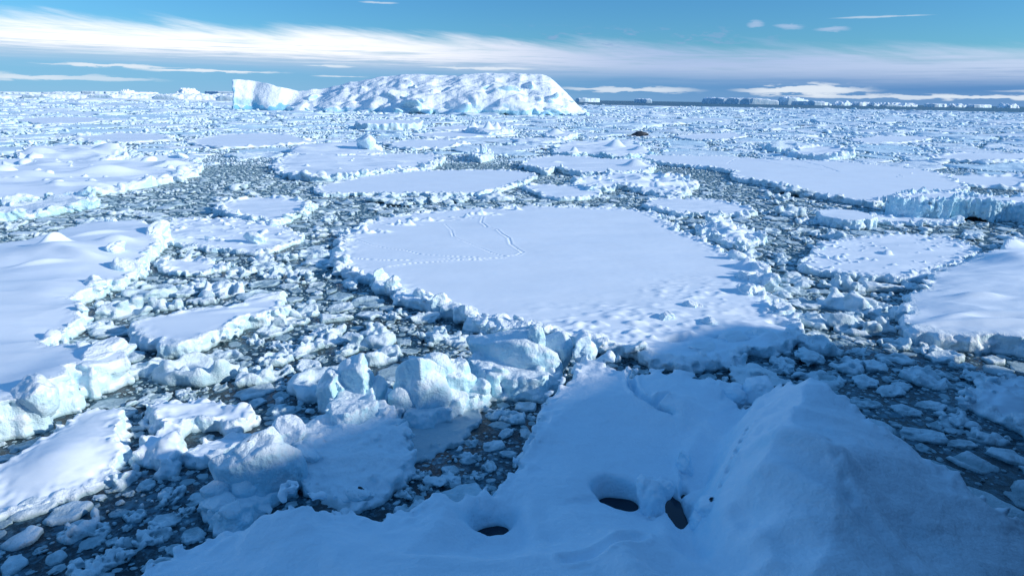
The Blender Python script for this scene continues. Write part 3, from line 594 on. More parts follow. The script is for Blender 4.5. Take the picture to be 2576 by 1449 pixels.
floe('rough_floe', 'wide rough floe with snow ridges at the left edge, before the hummock field', [(-200,430),(0,405),(160,402),(300,398),(420,396),(494,402),(497,430),(457,446),(340,466),(233,488),(120,497),(33,505),(-200,520)], .5, 'ice floe', None, .15, 'the wide rough floe',
     side=.16, edge=.3, rough=.10, rough_s=4, ridged=.35, rimw=.9, lumps=150, lump=.55, inner_lumps=60, inner=.6, bumps=[(260,430,.8,.8,3.5,1.0,10),(430,415,.7,.6,2.0,1.2,0),(90,440,.8,.6,3,1.0,0),(200,470,.6,.4,4,.6,10)])
floe('rough_floe', 'narrow rubbly floe with greenish cliff at the left edge, above hummocky floe', [(-200,530),(0,512),(90,500),(160,494),(228,492),(230,510),(150,525),(60,538),(0,542),(-200,565)], .55, 'ice floe', None, None, 'the greenish cliff floe',
     side=.13, edge=.22, rough=.12, rough_s=1.6, ridged=.3, rimw=.6, lumps=90, lump=.42, mats=(M_EDGE, M_BLUE))
floe('hummock', 'long rounded snow hummock behind the wide rough floe, far left', [(40,392),(70,408),(150,412),(250,408),(306,398),(312,372),(290,362),(200,366),(110,372),(55,375)], .7, 'ice hummock', None, .15, 'the long hummock', side=.15, edge=.3, rough=.2, rough_s=3, ridged=.3, bumps=[(280,380,1.2,1.5,3,2,0),(100,385,1.0,1.0,2.8,1.6,0),(190,385,1,.7,3,1.6,0)], rimw=.6, lumps=50, lump=.6)
floe('rough_floe', 'white floe with a broad rubble front just behind the flat oval floe', [(680,415),(717,390),(800,384),(900,386),(1010,384),(1090,388),(1120,398),(1092,415),(1030,428),(950,435),(870,448),(800,448),(745,445),(700,432)], .5, 'ice floe', None, .13, 'the rubble fronted floe',
     side=.14, edge=.25, rough=.08, rough_s=3, ridged=.15, rimw=1.1, lumps=260, lump=.5, lump_arc=[(.42,.9)], inner_lumps=20, inner=.4)
floe('oval_snow_floe', 'flat smooth oval floe with a thin bright rim behind the round floe', [(793,474),(805,465),(859,455),(910,445),(959,438),(1020,431),(1092,428),(1180,427),(1259,428),(1310,431),(1342,436),(1350,445),(1320,458),(1259,475),(1192,488),(1092,487),(980,486),(859,487),(810,488)], .36, 'ice floe', None, .10, 'the flat oval floe',
     side=.07, edge=.16, slope=.15, rough=.015, rough_s=3, rim=.08, rimw=.4, lumps=60, lump=.2, lump_arc=[(.42,.75)])
floe('oval_snow_floe', 'small oval snow floe just right of the flat oval floe', [(1316,468),(1359,465),(1420,467),(1475,471),(1515,481),(1492,494),(1440,498),(1392,497),(1345,483)], .36, 'ice floe', None, None, 'the small oval floe', side=.08, edge=.12, rough=.02, rim=.06, rimw=.3, lumps=24, lump=.2)
floe('block_floe', 'cliff sided floe with a rounded snow hump on its right end, above small oval floe', [(1312,410),(1342,397),(1400,392),(1480,396),(1560,400),(1605,396),(1649,415),(1625,428),(1560,432),(1459,432),(1400,420),(1375,428),(1340,420)], .75, 'ice floe', None, .11, 'the humped floe',
     side=.13, edge=.2, slope=.1, rough=.04, rough_s=2, rimw=.4, lumps=30, lump=.4, bumps=[(1598,412,1.1,1.0,1.4,1.3,0),(1400,405,1.0,.25,.9,.5,20)])
floe('rough_floe', 'wind sculpted white floe with three snow peaks near the dark seal', [(1390,372),(1420,360),(1480,358),(1540,352),(1600,360),(1640,382),(1600,392),(1540,392),(1480,385),(1440,388),(1400,382)], .9, 'ice floe', None, .15, 'the three peaked floe',
     side=.18, edge=.3, slope=.1, rough=.12, rough_s=2.5, ridged=.2, rimw=.5, lumps=40, lump=.5, bumps=[(1550,362,1.5,1.6,1.5,1.2,0),(1445,378,1.3,1.4,.8,1.0,0),(1610,375,1.2,.8,1.4,1.0,0)], mats=(M_SNOW, M_BLUE))
floe('spire_berg', 'small leaning spire of ice standing alone behind the cliff sided floe', [(1182,388),(1200,380),(1225,376),(1240,385),(1225,393),(1200,394)], 1.0, 'bergy bit', None, .12, 'the leaning ice spire', side=.15, edge=.15, rough=.1, slope=.2, lumps=14, lump=.5, mats=(M_SNOW, M_EDGE),
     bl=[(1213,385,1.2,.55,.5,1.25,'facet'),(1198,387,.8,.9,.6,.6,'facet'),(1228,388,.7,.7,.5,.5,'facet')])
floe('rubble_floe', 'low jumbled floe of snow blocks left of the long flat floe', [(1440,465),(1470,450),(1540,440),(1620,436),(1700,445),(1757,462),(1735,480),(1690,492),(1640,486),(1560,470),(1490,478)], .42, 'ice floe', None, .11, 'the jumbled block floe', side=.12, edge=.25, rough=.12, rough_s=1.6, ridged=.3, rimw=.7, lumps=130, lump=.5, inner_lumps=60, inner=.5)
long_ = [(1612,393),(1640,389),(1717,392),(1817,393),(1951,401),(2117,407),(2284,422),(2351,431),(2417,456),(2436,472),(2400,486),(2300,492),(2240,500),(2184,509),(2087,493),(2001,476),(1917,456),(1846,447),(1838,430),(1790,420),(1717,414),(1640,405)]
floe('long_snow_floe', 'longest flat floe with hairline cracks and dark undercut, right of centre', long_, .55, 'ice floe', None, .12, 'the long flat floe',
     side=.09, edge=.2, slope=.05, under=.05, rough=.02, rough_s=3.5, rim=.05, rimw=.5, lumps=70, lump=.42, lump_arc=[(.62,.8)], grooves=[([(1860,396),(1930,408),(2000,418),(2070,428)],.12,.06),([(2000,402),(2060,415),(2110,432)],.12,.06),([(1830,412),(1850,400),(1880,395)],.12,.06),([(1800,408),(1830,402)],.1,.05)])
cliff = floe('ice_cliff', 'tall cyan ice cliff with icicles and a dark cave at the right edge', [(2238,494,1.75),(2300,486,1.8),(2427,486,1.8),(2436,497,1.7),(2576,497,1.7),(2800,500,1.7),(2800,540,1.7),(2576,512,1.7),(2500,512,1.7),(2440,506,1.75),(2402,507,1.75),(2330,506,1.75),(2251,502,1.75)], 1.75, 'ice cliff', None, .07, 'the icicle hung cliff',
     side=.10, edge=.12, slope=-.04, under=-.10, rough=.05, rough_s=2, mats=(M_SNOW, M_BLUE), rimw=.3, lumps=14, lump=.25, lump_arc=[(.0,.3)],
     flute=.12, carve=[(2450,550,.10,1.8,1.5,.42)])
for k in range(16):      # icicles under the lip
    cx_ = P(2395 + k*11 + random.Random(k).uniform(-4, 4), 549, .2); L_ = random.Random(k+50).uniform(.12, .34); w_ = .035; th_ = [i*math.pi/3 for i in range(6)]
    im_ = bpy.data.meshes.new('icicle'); im_.from_pydata([(w_*math.cos(a), w_*math.sin(a), 0) for a in th_] + [(.6*w_*math.cos(a), .6*w_*math.sin(a), -.5*L_) for a in th_] + [(0, 0, -L_)], [],
        [(i, (i+1) % 6, 6+(i+1) % 6, 6+i) for i in range(6)] + [(6+i, 6+(i+1) % 6, 12) for i in range(6)]); im_.materials.append(M_BLUE)
    obj('icicle', im_, cliff, (cx_[0]-cliff.location[0], cx_[1]-cliff.location[1]-.05, .52))
floe('slush_apron', 'low slushy snow apron at the foot of the icicle hung cliff', [(2150,545),(2217,540),(2260,530),(2330,536),(2402,546),(2425,556),(2400,566),(2320,567),(2240,562),(2180,556)], .16, 'ice floe', None, .08, 'the slushy apron', side=.08, edge=.2, rough=.06, rough_s=.8, rim=.05, lumps=90, lump=.26, inner_lumps=50, inner=.25)
floe('block_floe', 'small square cornered ice slab before the icicle hung cliff', [(2052,535),(2066,527),(2130,527),(2180,534),(2214,547),(2190,553),(2155,555),(2115,552),(2080,545)], .82, 'ice slab', None, .07, 'the square cornered slab', side=.08, edge=.10, slope=.15, rough=.02, clean=True, lumps=4, lump=.25, rimw=.25)
floe('rubble_heap', 'domed heap of fused ice rubble right of the round floe', [(1756,572),(1784,560),(1820,556),(1870,572),(1924,600),(1905,612),(1868,620),(1820,605),(1780,590)], .35, 'ice rubble', None, .07, 'the domed rubble heap', side=.1, edge=.16, rough=.12, rough_s=.9, ridged=.25, rimw=.5, lumps=60, lump=.33, bumps=[(1815,570,.7,.65,.9,.9,0),(1870,598,.5,.3,.8,.7,0)], inner_lumps=40, inner=.3)
floe('flat_floe', 'broad low floe with a frosted upper half at the right edge', [(2008,664),(2040,640),(2047,620),(2071,606),(2184,592),(2290,588),(2380,596),(2460,625),(2420,660),(2357,674),(2340,688),(2294,697),(2240,696),(2184,692),(2110,685),(2051,678)], .42, 'ice floe', None, .07, 'the broad frosted floe', side=.05, edge=.09, slope=.05, rough=.025, rough_s=1.2, inner_lumps=150, inner=.17, rimw=.3, lumps=20, lump=.2, lump_arc=[(.0,.5)],
     grooves=[([(2060,640),(2090,650),(2110,660)],.15,.1)])
right = [(2900,560,1.2),(2640,580,1.1),(2576,592,1.1),(2527,598,1.0),(2510,622,.9),(2461,642,.7),(2440,656,.6),(2361,676,.6),(2334,705,.7),(2325,722,.7),(2281,737,.6),(2265,772,.6),(2272,812,.6),(2285,822,.7),(2351,826,.8),(2451,836,.9),(2576,838,1.0),(2800,840,1.0)]
floe('snow_floe', 'thick rolling snow floe in blue shade at the right edge', right, .8, 'ice floe', None, .065, 'the rolling floe', ctrl=[(p[0],p[1],p[2]) for p in right] + [(2450,720,.95),(2400,780,.9),(2550,700,1.1),(2520,780,1.0),(2560,640,1.3)],
     clean=True, scoop=[(.16,2.6,1.8),(.05,.8,2.0)], side=.12, edge=.15, slope=.2, rough=.04, rough_s=1.8, ridged=.06, rimw=.4, lumps=50, lump=.28, lump_arc=[(.1,.75)], bumps=[(2540,605,1.2,.5,.9,.5,0),(2460,740,1.0,.25,1.2,.25,-10),(2520,790,1.0,-.2,1.3,.3,-10),(2400,790,.9,.15,1.0,.3,15)])
floe('flat_floe', 'smooth pale floe between the round floe and the long flat floe', [(1617,512),(1640,500),(1700,497),(1790,503),(1850,512),(1912,527),(1884,540),(1800,540),(1717,537),(1650,526)], .32, 'ice floe', None, .09, 'the smooth pale floe', side=.08, edge=.2, rough=.03, rim=.1, rimw=.5, lumps=60, lump=.3, lump_arc=[(.45,.9)])
floe('rubble_floe', 'dark blue rubbly floe in the ship shadow at the lower right edge', [(2414,994),(2450,970),(2500,956),(2576,945),(2750,960),(2750,1150),(2576,1082),(2520,1050),(2460,1016)], .3, 'ice floe', None, .055, 'the dark rubbly floe', side=.07, edge=.12, rough=.07, rough_s=.8, ridged=.12, rimw=.4, lumps=46, lump=.2, inner_lumps=60, inner=.17)
floe('rounded_floe', 'smooth swollen floe at the lower left edge, with a pointed upper end', [(-60,1180),(0,1150),(40,1128),(100,1095),(180,1040),(257,1024),(318,1030),(322,1092),(316,1138),(283,1172),(233,1198),(183,1222),(83,1252),(0,1268),(-80,1280)], .42, 'ice floe', None, .05, 'the swollen floe', side=.05, edge=.07, slope=.5, scoop=[(.10,1.1,2.0),(.03,.35,2.0)], rough=.03, rough_s=1.2,
     ctrl=[(0,1150,.25),(100,1095,.35),(257,1024,.4),(318,1060,.45),(283,1172,.2),(83,1252,.15),(0,1268,.12),(200,1120,.6),(120,1160,.55),(60,1200,.35)], rim=.05, rimw=.2)
floe('rounded_floe', 'anvil shaped ice piece with a long right arm, near lower left', [(363,1036),(375,1010),(396,997),(430,1002),(500,996),(567,1006),(620,1020),(653,1036),(633,1058),(593,1073),(533,1066),(475,1066),(466,1099),(473,1138),(433,1166),(400,1178),(383,1152),(333,1148),(332,1135),(360,1099),(398,1076),(375,1060)], .34, 'ice floe', None, .05, 'the anvil shaped piece', side=.05, edge=.05, slope=.4, rough=.05, rough_s=.7, ridged=.1, rimw=.2, rim=.06, lumps=14, lump=.12, bumps=[(430,1110,.5,.25,.3,.7,-15),(400,1025,.5,.15,.5,.4,0)])
floe('rounded_floe', 'narrow dished ice piece under the arm of the anvil shaped piece', [(467,1159),(478,1128),(493,1113),(540,1095),(583,1080),(628,1088),(620,1112),(567,1139),(510,1164)], .2, 'ice floe', None, .05, 'the narrow dished piece', side=.04, edge=.05, slope=.5, rough=.04, rough_s=.5, rim=.12, rimw=.16, lumps=8, lump=.1)
# ------------------------------------------------------------------ farther back, toward the iceberg
floe('tilted_floe', 'tilted plain faced slab with a square block on top, left of centre', [(727,383),(752,370),(830,362),(900,360),(930,366),(968,384),(900,388),(800,390)], .7, 'ice slab', None, .16, 'the block topped slab', side=.12, edge=.2, rough=.04, rimw=.4, ctrl=[(727,383,.5),(800,390,.5),(900,388,.6),(968,384,.8),(752,370,1.3),(830,362,1.5),(930,366,1.2)], bl=[(918,360,2.0,1.9,1.4,1.2,'facet'),(940,378,.8,1.4,1.2,.8,'facet')])
floe('tabular_block', 'low straight edged tabular block below the middle of the iceberg', [(902,311),(900,304),(980,302),(1057,303),(1056,311),(1000,312)], 2.0, 'ice block', None, .3, 'the tabular block', side=.2, edge=.3, slope=.05, rough=.08, rough_s=4, rimw=.4, lumps=10, lump=.7)
floe('peaked_heap', 'cluster of sharp snow peaks below the right half of the iceberg', [(1172,328),(1200,318),(1245,315),(1290,324),(1280,332),(1230,334)], .9, 'bergy bit', None, .22, 'the peak cluster', side=.25, edge=.3, rough=.3, rough_s=3, ridged=.3, rimw=.8, lumps=40, lump=1.0, bumps=[(1228,325,1.5,2.6,1.2,1.4,0),(1250,325,1.5,2.0,1.0,1.2,0),(1190,326,1.2,1.9,1.1,1.2,0)], facets='facet')
floe('peaked_heap', 'rounded white bergy bit with a tilted plate left of the dark seal', [(1372,340),(1390,332),(1430,330),(1452,338),(1430,345),(1395,346)], .9, 'bergy bit', None, .2, 'the plated bit', side=.2, edge=.25, rough=.2, rough_s=2, rimw=.6, lumps=30, lump=.8, bumps=[(1395,335,1.4,1.3,1.8,1.4,0),(1430,338,1.0,.7,1.5,1.2,0)])
floe('blue_hummock', 'low domed blue ice hummock beyond the long flat floe', [(1908,366),(1930,360),(1980,358),(2030,362),(2056,368),(2010,374),(1950,374)], .8, 'ice hummock', None, .16, 'the domed blue hummock', side=.14, edge=.25, slope=.3, rough=.12, rough_s=2, ridged=.4, bumps=[(1955,366,1.2,1.0,2.3,1.6,0),(2010,368,1.0,.6,2,1.3,0)], mats=(M_BLUE, M_BLUE))
floe('rough_floe', 'white hollow topped floe touching the blue hummock', [(1975,384),(2010,372),(2060,368),(2120,374),(2150,388),(2100,394),(2020,392)], .75, 'ice floe', None, .16, 'the hollow topped floe', side=.16, edge=.25, rough=.1, rough_s=2, rim=.5, rimw=1.0, lumps=50, lump=.6)
far_flat = [('flat gleaming floe below the cluster of sharp peaks', [(1040,338),(1150,331),(1290,334),(1300,341),(1180,345),(1060,345)]),
 ('pale flat floe between the slab with a block and the spire', [(960,362),(1020,353),(1110,352),(1180,358),(1120,372),(1010,374)]),
 ('smooth pointed floe to the right of the dark seal', [(1690,344),(1760,337),(1850,336),(1882,342),(1820,352),(1730,351)]),
 ('dusky flat floe far right, above the hollow topped floe', [(2130,352),(2200,343),(2300,342),(2345,350),(2270,360),(2170,360)]),
 ('streaked snow floe with drift ridges below the left slab of the iceberg', [(470,352),(560,340),(680,335),(760,345),(790,358),(700,366),(560,372),(490,366)]),
 ('wide flat floe at far right behind the long flat floe', [(2330,392),(2440,384),(2600,388),(2640,400),(2500,408),(2380,404)]),
 ('dull flat floe behind the long snow hummock', [(180,345),(300,336),(420,340),(430,352),(320,358),(200,356)]),
 ('flat floe right of the tabular block', [(1065,322),(1150,317),(1200,321),(1170,328),(1090,328)]),
 ('thin flat floe far left under the bright ice shelf', [(30,302),(150,295),(260,298),(240,308),(110,312)]),
 ('bluish flat floe above the cliff at far right', [(2230,452),(2300,442),(2430,440),(2590,446),(2590,470),(2470,470)])]
for lab, pp in far_flat:
    Dm = np.hypot(*P(pp[0][0], pp[0][1]))
    floe('flat_floe', lab, pp, .28, 'ice floe', 'flat floes in the far pack', max(.12, Dm/683*1.3), 'the ' + lab.split(' floe')[0] + ' floe', side=.09, edge=.45, rough=.04, rough_s=4, rim=.25, rimw=.8, lumps=60, lump=.5, facets='facet')
# ------------------------------------------------------------------ the big iceberg
def iceberg():
    D = 480.0; cell = 0.75
    sil = [(566,262),(572,240),(577,200),(590,199),(640,205),(690,218),(738,231),(770,224),(800,221),(850,209),(890,202),(930,192),(1000,187),(1050,186),(1100,189),(1140,191),(1180,186),(1240,185),(1290,183),(1330,185),(1365,184),(1385,193),(1400,205),(1420,226),(1440,247),(1460,268),(1476,284),(1490,292)]
    S = np.array([PZ(px, py, D) for px, py in sil])
    x0, x1 = S[0, 0]-4, S[-1, 0]+6; y0, y1 = D-48, D+75; nx = int((x1-x0)/cell); ny = int((y1-y0)/cell); nz = int(36/cell)
    org = (x0, y0, -2.0); X = x0 + cell*np.arange(nx); Y = y0 + cell*np.arange(ny); x, y = np.meshgrid(X, Y, indexing='ij')
    H = np.interp(X, S[:, 0], S[:, 1])[:, None]; H = np.maximum(H, 0.0)
    xa = (X - S[0, 0])/(S[-1, 0]-S[0, 0])
    yf = np.interp(xa, [0, .17, .28, .5, .8, 1.0], [D-4, D-1, D-18, D-30, D-34, D-22])[:, None] + 2.2*gfbm((nx, 1), (x0, 0), cell, 14, 77, 3)
    wd = np.interp(xa, [0, .15, .25, .5, .85, 1.0], [9, 10, 30, 44, 40, 26])[:, None]
    t = (y - yf)/wd
    foot = np.interp(xa, [0, .12, .2, .3, .6, .75, .9, 1], [.45, .30, .14, .12, .16, .28, .12, .08])[:, None]       # low cliff at the water line
    p = foot + (1-foot)*np.clip(t, 0, 1)**np.interp(xa, [0, .2, .3, .6, 1], [1.0, 1.0, .75, .65, .7])[:, None]
    p = np.where(t > 1, 1 - 0.20*((t-1)/1.0)**2, p)
    h = H*np.clip(p, 0, 1)
    # ridges and gullies running up to the right
    a = math.radians(28); u = x*math.cos(a) + y*math.sin(a)*1.4; v = -x*math.sin(a) + y*math.cos(a)*1.4
    st = sum((1 - 2.2*np.abs(pn2(u/(34*.5**k)+3*k, v/(9.0*.5**k)+9*k)))*.5**k for k in range(5))
    amp = np.clip(H/20, .25, 1)*np.interp(xa, [0, .2, .35, 1], [.8, .8, 2.3, 2.2])[:, None]*np.clip(1.15-np.clip(t, 0, 1)**3, .12, 1)
    h = h + amp*(st*.52 + .35*scallop(u, v, 9.0, 4, .9, 2.2) + .3*scallop(u, v, 3.6, 9, .9, 1.8))
    bl = np.abs(gfbm((nx, ny), (x0, y0), cell, 15, 91, 3, .5)); h = h - amp*.55*bl
    zz = (-2 + cell*np.arange(nz))[None, None, :]
    d = np.where(t < 0, yf - y, np.where(t > 2.0, (y - yf - 2.0*wd), -np.minimum(y-yf, 8)))
    F = smax((zz - h[:, :, None])*0.8, d[:, :, None] + 0.10*zz - 1.2*np.exp(-((zz-1)/2.2)**2), 1.0)
    F = np.maximum(F, (S[2, 0]*y/D - x + 0.9*gfbm((nx, ny), (x0, y0), cell, 9, 5, 2))[:, :, None] + .12*(zz-10)*np.sign(12-zz))
    n3 = gfbm((nx, ny, nz), org, cell, (14, 11, 9), 31, 4, .55); F = F + np.clip(amp, .5, 3)[:, :, None]*.12*n3
    rng = np.random.default_rng(3)
    for i in range(150):
        k = rng.uniform(.21, .98); xx = x0 + k*(x1-x0); i1 = int(np.clip((xx-x0)/cell, 0, nx-1)); r = rng.uniform(.9, 2.2) if rng.random() < .6 else rng.uniform(3, 7)*(1 if k < .8 else .5)
        tt = rng.uniform(-.05, .75); yy = yf[i1, 0] + tt*wd[i1, 0]; j1 = int(np.clip((yy-y0)/cell, 0, ny-1))
        if rng.random() < .35: yy = yf[i1, 0] - rng.uniform(0, 3); zc = .4; r *= .8
        else: zc = h[i1, j1] - r*.5
        stamp(F, org, cell, (xx, yy, zc), (r*rng.uniform(1, 2.6), r, r*.7), rng, 'facet')
    F = F + .18*gfbm((nx, ny, nz), org, cell, 3.2, 41, 2)
    for s in (np.s_[0], np.s_[-1], np.s_[:, 0], np.s_[:, -1], np.s_[:, :, -1]): F[s] = np.abs(F[s]) + .01
    co, q = surface_nets(F, org, cell); vn = vnormals(co, q)
    off = np.array([co[:, 0].mean(), D-5, 0.0])
    root = bpy.data.objects.new('iceberg', None); COL.objects.link(root); root.location = off
    tag(root, 'great white iceberg with a sloping right shoulder, on the horizon', 'iceberg')
    fc = co[q].mean(1); xs = S[6, 0]
    slab = fc[:, 0] < xs; foot_ = (fc[:, 2] < 3.2) & ~slab; cl = slab & (fc[:, 0] < S[2, 0] + 4) ; under = slab & ~cl & (fc[:, 2] < 3.4 + 1.3*np.sin(fc[:, 0]*.35) + .8*np.sin(fc[:, 0]*1.1)) & (fc[:, 1] < D + 4)
    for nm, sel, m in (('main_dome', ~slab & ~foot_, M_BERG), ('waterline_cliff', foot_, M_BLUE2), ('tabular_slab', slab & ~cl & ~under, M_BERG), ('end_cliff', cl, M_BLUE2), ('undercut_band', under, M_CYAN)):
        s = submesh(nm, co, q, sel, m, vn, off)
        if s: obj(nm, s, root)
    pol = np.array([(X[i], yf[i, 0]-1.5) for i in range(0, nx, 12)] + [(X[i], yf[i, 0]+2*wd[i, 0]) for i in range(nx-1, -1, -12)])
    OUT.append(pol); NAMED.append(('the iceberg', pol))
M_BLUE2 = ice_material('iceberg_cliff_ice', (0.84, 0.91, 0.96, 1), (0.34, 0.70, 0.88, 1), (0.3, 0.7), 0.5, 0.4, 0.3, False, 0.55, False, 1.0, 0.08)
M_CYAN = ice_material('cyan_undercut_ice', (0.40, 0.72, 0.87, 1), (0.24, 0.60, 0.80, 1), (0.3, 0.9), 0.4, 0.4, 0.3, False, 0.5, False, 0.8, 0.08)
iceberg()

# ------------------------------------------------------------------ bergs along the horizon
def far_berg(label, D, x0p, x1p, ytop, base, depth=None, tilt=0.0, rough=.06, steps=(), cat='iceberg', group=None, name='tabular_iceberg', tops=None, face=-.35, lean=.12):
    """flat topped berg on the horizon: traced width and height at distance D; face turns the front cliff"""
    SEED[0] += 7; a = PZ(x0p, base, D); b = PZ(x1p, base, D); w = b[0]-a[0]; zt = max(2.5, PZ((x0p+x1p)/2, ytop + .6, D)[1])
    depth = depth or w*.4; nx = int(min(150, max(40, (x1p-x0p)*.8))); cell = w/nx
    pad = 3; ny = int(depth/cell) + 2*pad; czell = cell; nz = max(8, int(zt*1.5/cell) + 4)
    cs = min(cell, zt/7); sx = cell; 
    X = np.linspace(-pad*cell, w+pad*cell, nx+2*pad); Y = np.linspace(-pad*cell, depth+pad*cell, ny); Z = np.linspace(-zt*.3, zt*(1.45 + max(0, tilt)), 22)
    n = (len(X), len(Y), len(Z)); x, y = np.meshgrid(X, Y, indexing='ij')
    k1 = gnoise(n[:2], (0, 0), 1.0, 7.0, SEED[0]); k2 = gfbm(n[:2], (0, 0), 1.0, 5.0, SEED[0]+1, 2); k3 = gfbm(n, (0, 0, 0), 1.0, (4.0, 4.0, 6.0), SEED[0]+2, 2)
    prof = np.interp(X, [q[0]*w for q in tops], [q[1]*zt for q in tops]) if tops else np.full(len(X), zt)
    h = prof[:, None] + tilt*zt*(y/depth) + rough*zt*k2
    r = 0.22*min(w, depth); cx, cy = w/2, depth/2
    qx = np.abs(x-cx) - (w/2-r); qy = np.abs(y-cy + face*(x-cx)) - (depth/2-r)
    d = np.hypot(np.maximum(qx, 0), np.maximum(qy, 0)) + np.minimum(np.maximum(qx, qy), 0) - r + k2*cell*.9
    F = np.maximum(Z[None, None, :] - h[:, :, None], d[:, :, None]*.9 + lean*Z[None, None, :] + .3*cell*k3)
    F[0] = F[-1] = F[:, 0] = F[:, -1] = 1; F[:, :, -1] = 1
    co, q = surface_nets(F.astype(np.float32), (0, 0, 0), 1.0)
    co = np.stack([np.interp(co[:, 0], np.arange(n[0]), X), np.interp(co[:, 1], np.arange(n[1]), Y), np.interp(co[:, 2], np.arange(n[2]), Z)], 1)
    vn = vnormals(co, q); off = np.array([-w/2, 0, 0]); 
    root = bpy.data.objects.new(name, None); COL.objects.link(root); root.location = (a[0]+w/2, D, 0)
    tag(root, label, cat, group)
    fz = vn[q].mean(1)[:, 2]
    for nm, sel in (('snow_cap', fz > .6), ('ice_cliff', fz <= .6)):
        s = submesh(nm, co, q, sel, M_FAR if nm == 'snow_cap' else M_FARCL, vn, -off)
        if s: obj(nm, s, root)
    OUT.append(np.array([(a[0], D), (b[0], D), (b[0], D+depth), (a[0], D+depth)]))
M_FARCL = ice_material('far_cliff_ice', (0.88, 0.92, 0.96, 1), (0.60, 0.80, 0.92, 1), (0.1, 0.4), 0.5, 0.06, 0.2, False, 0.65, False, 4.0, 0.012)
RG = 'tabular icebergs on the right horizon'
far_berg('longest flat iceberg on the right horizon, blue shaded left face', 4200, 1801, 1956, 247, 259, 300, rough=.05, group=RG, face=.4, tops=[(0,.9),(.05,1),(.75,.95),(1,.7)])
far_berg('high bright tabular iceberg with stepped top on the right horizon', 4400, 1976, 2046, 246, 260, 220, rough=.07, group=RG, face=-.5, tops=[(0,.5),(.1,1),(.7,.95),(.72,.75),(1,.7)])
far_berg('low blue shaded iceberg just right of the stepped one', 4000, 2018, 2065, 255, 261, 160, rough=.05, group=RG, face=.6)
far_berg('low snowy iceberg tapering right on the horizon', 4100, 2064, 2098, 257, 262, 150, rough=.12, group=RG, tops=[(0,1),(.6,.7),(1,.3)])
far_berg('small rounded iceberg in the gap on the right horizon', 4100, 2110, 2152, 257, 263, 120, rough=.2, group=RG, tops=[(0,.4),(.5,1),(1,.4)])
far_berg('thin flat iceberg right of the small rounded one', 4100, 2158, 2192, 258, 264, 120, group=RG)
far_berg('tiny flat iceberg with a pinnacle on the right horizon', 4100, 2196, 2224, 259, 264, 90, rough=.2, group=RG, tops=[(0,.6),(.1,1.2),(.2,.6),(1,.8)])
far_berg('broken row of low ice right of the pinnacle iceberg', 4100, 2226, 2320, 261.5, 265.5, 80, rough=.35, group=RG)
far_berg('bright slab iceberg with overhanging ends near the right edge', 4100, 2346, 2390, 261.5, 267, 120, group=RG)
far_berg('jagged low iceberg between two slab icebergs near the right edge', 4100, 2398, 2440, 263.5, 268, 90, rough=.3, group=RG)
far_berg('long thin slab iceberg near the right edge', 4100, 2446, 2506, 263.5, 269, 110, rough=.05, group=RG)
far_berg('blue humped iceberg at the far right end of the horizon', 4100, 2534, 2572, 263, 270.5, 120, rough=.2, group=RG, tops=[(0,.3),(.5,1),(1,.5)])
far_berg('low flat iceberg just right of the great iceberg', 3900, 1452, 1512, 247.5, 252.5, 140, group=RG)
far_berg('small dark sided iceberg between the great iceberg and the longest flat one', 4000, 1604, 1640, 249.5, 255.5, 120, group=RG, face=.6)
LG = 'bright ice shelf and bergs on the left horizon'
M_FAR_SAVE = M_FAR
for lab, x0_, x1_, D_, yt, yb in (('leftmost length of low bright ice shelf on the left horizon', -420, 60, 1000, 237.5, 250), ('low bright ice shelf under the tabular icebergs at far left', 50, 240, 1040, 239, 250),
                                  ('low bright ice shelf under the clean tabular iceberg', 215, 400, 1060, 239.5, 249.5), ('low bright ice shelf below the broken pinnacle iceberg', 380, 560, 1080, 240, 249), ('last length of low bright ice shelf touching the great iceberg', 540, 700, 1100, 241, 249)):
    far_berg(lab, D_, x0_, x1_, yt, yb, 90, tilt=.25, rough=.10, group=LG, name='ice_shelf', cat='ice shelf', lean=.9, face=-.45)
far_berg('white tabular iceberg on the far left horizon', 2600, -60, 80, 231.5, 240, 300, group=LG, tops=[(0,1.1),(.5,1.05),(1,.9)])
far_berg('low ragged white iceberg between two tabular ones on the left', 2600, 105, 200, 232.5, 240, 300, rough=.12, group=LG)
far_berg('clean tabular iceberg on the left horizon', 2500, 204, 292, 230, 241, 300, rough=.03, group=LG)
far_berg('tiny peaked iceberg right of the clean tabular one', 2500, 299, 322, 228.5, 241, 60, rough=.2, group=LG, tops=[(0,.6),(.3,1.1),(1,.4)])
far_berg('broken pinnacle iceberg halfway along the left shelf', 2400, 440, 478, 228, 242, 90, rough=.3, group=LG, tops=[(0,.7),(.15,1),(.3,.7),(.5,1.15),(.8,.6),(1,.3)])
far_berg('blue shaded tabular iceberg beside the left slab of the great iceberg', 3200, 484, 610, 230, 240, 300, rough=.02, group=LG, face=.8)

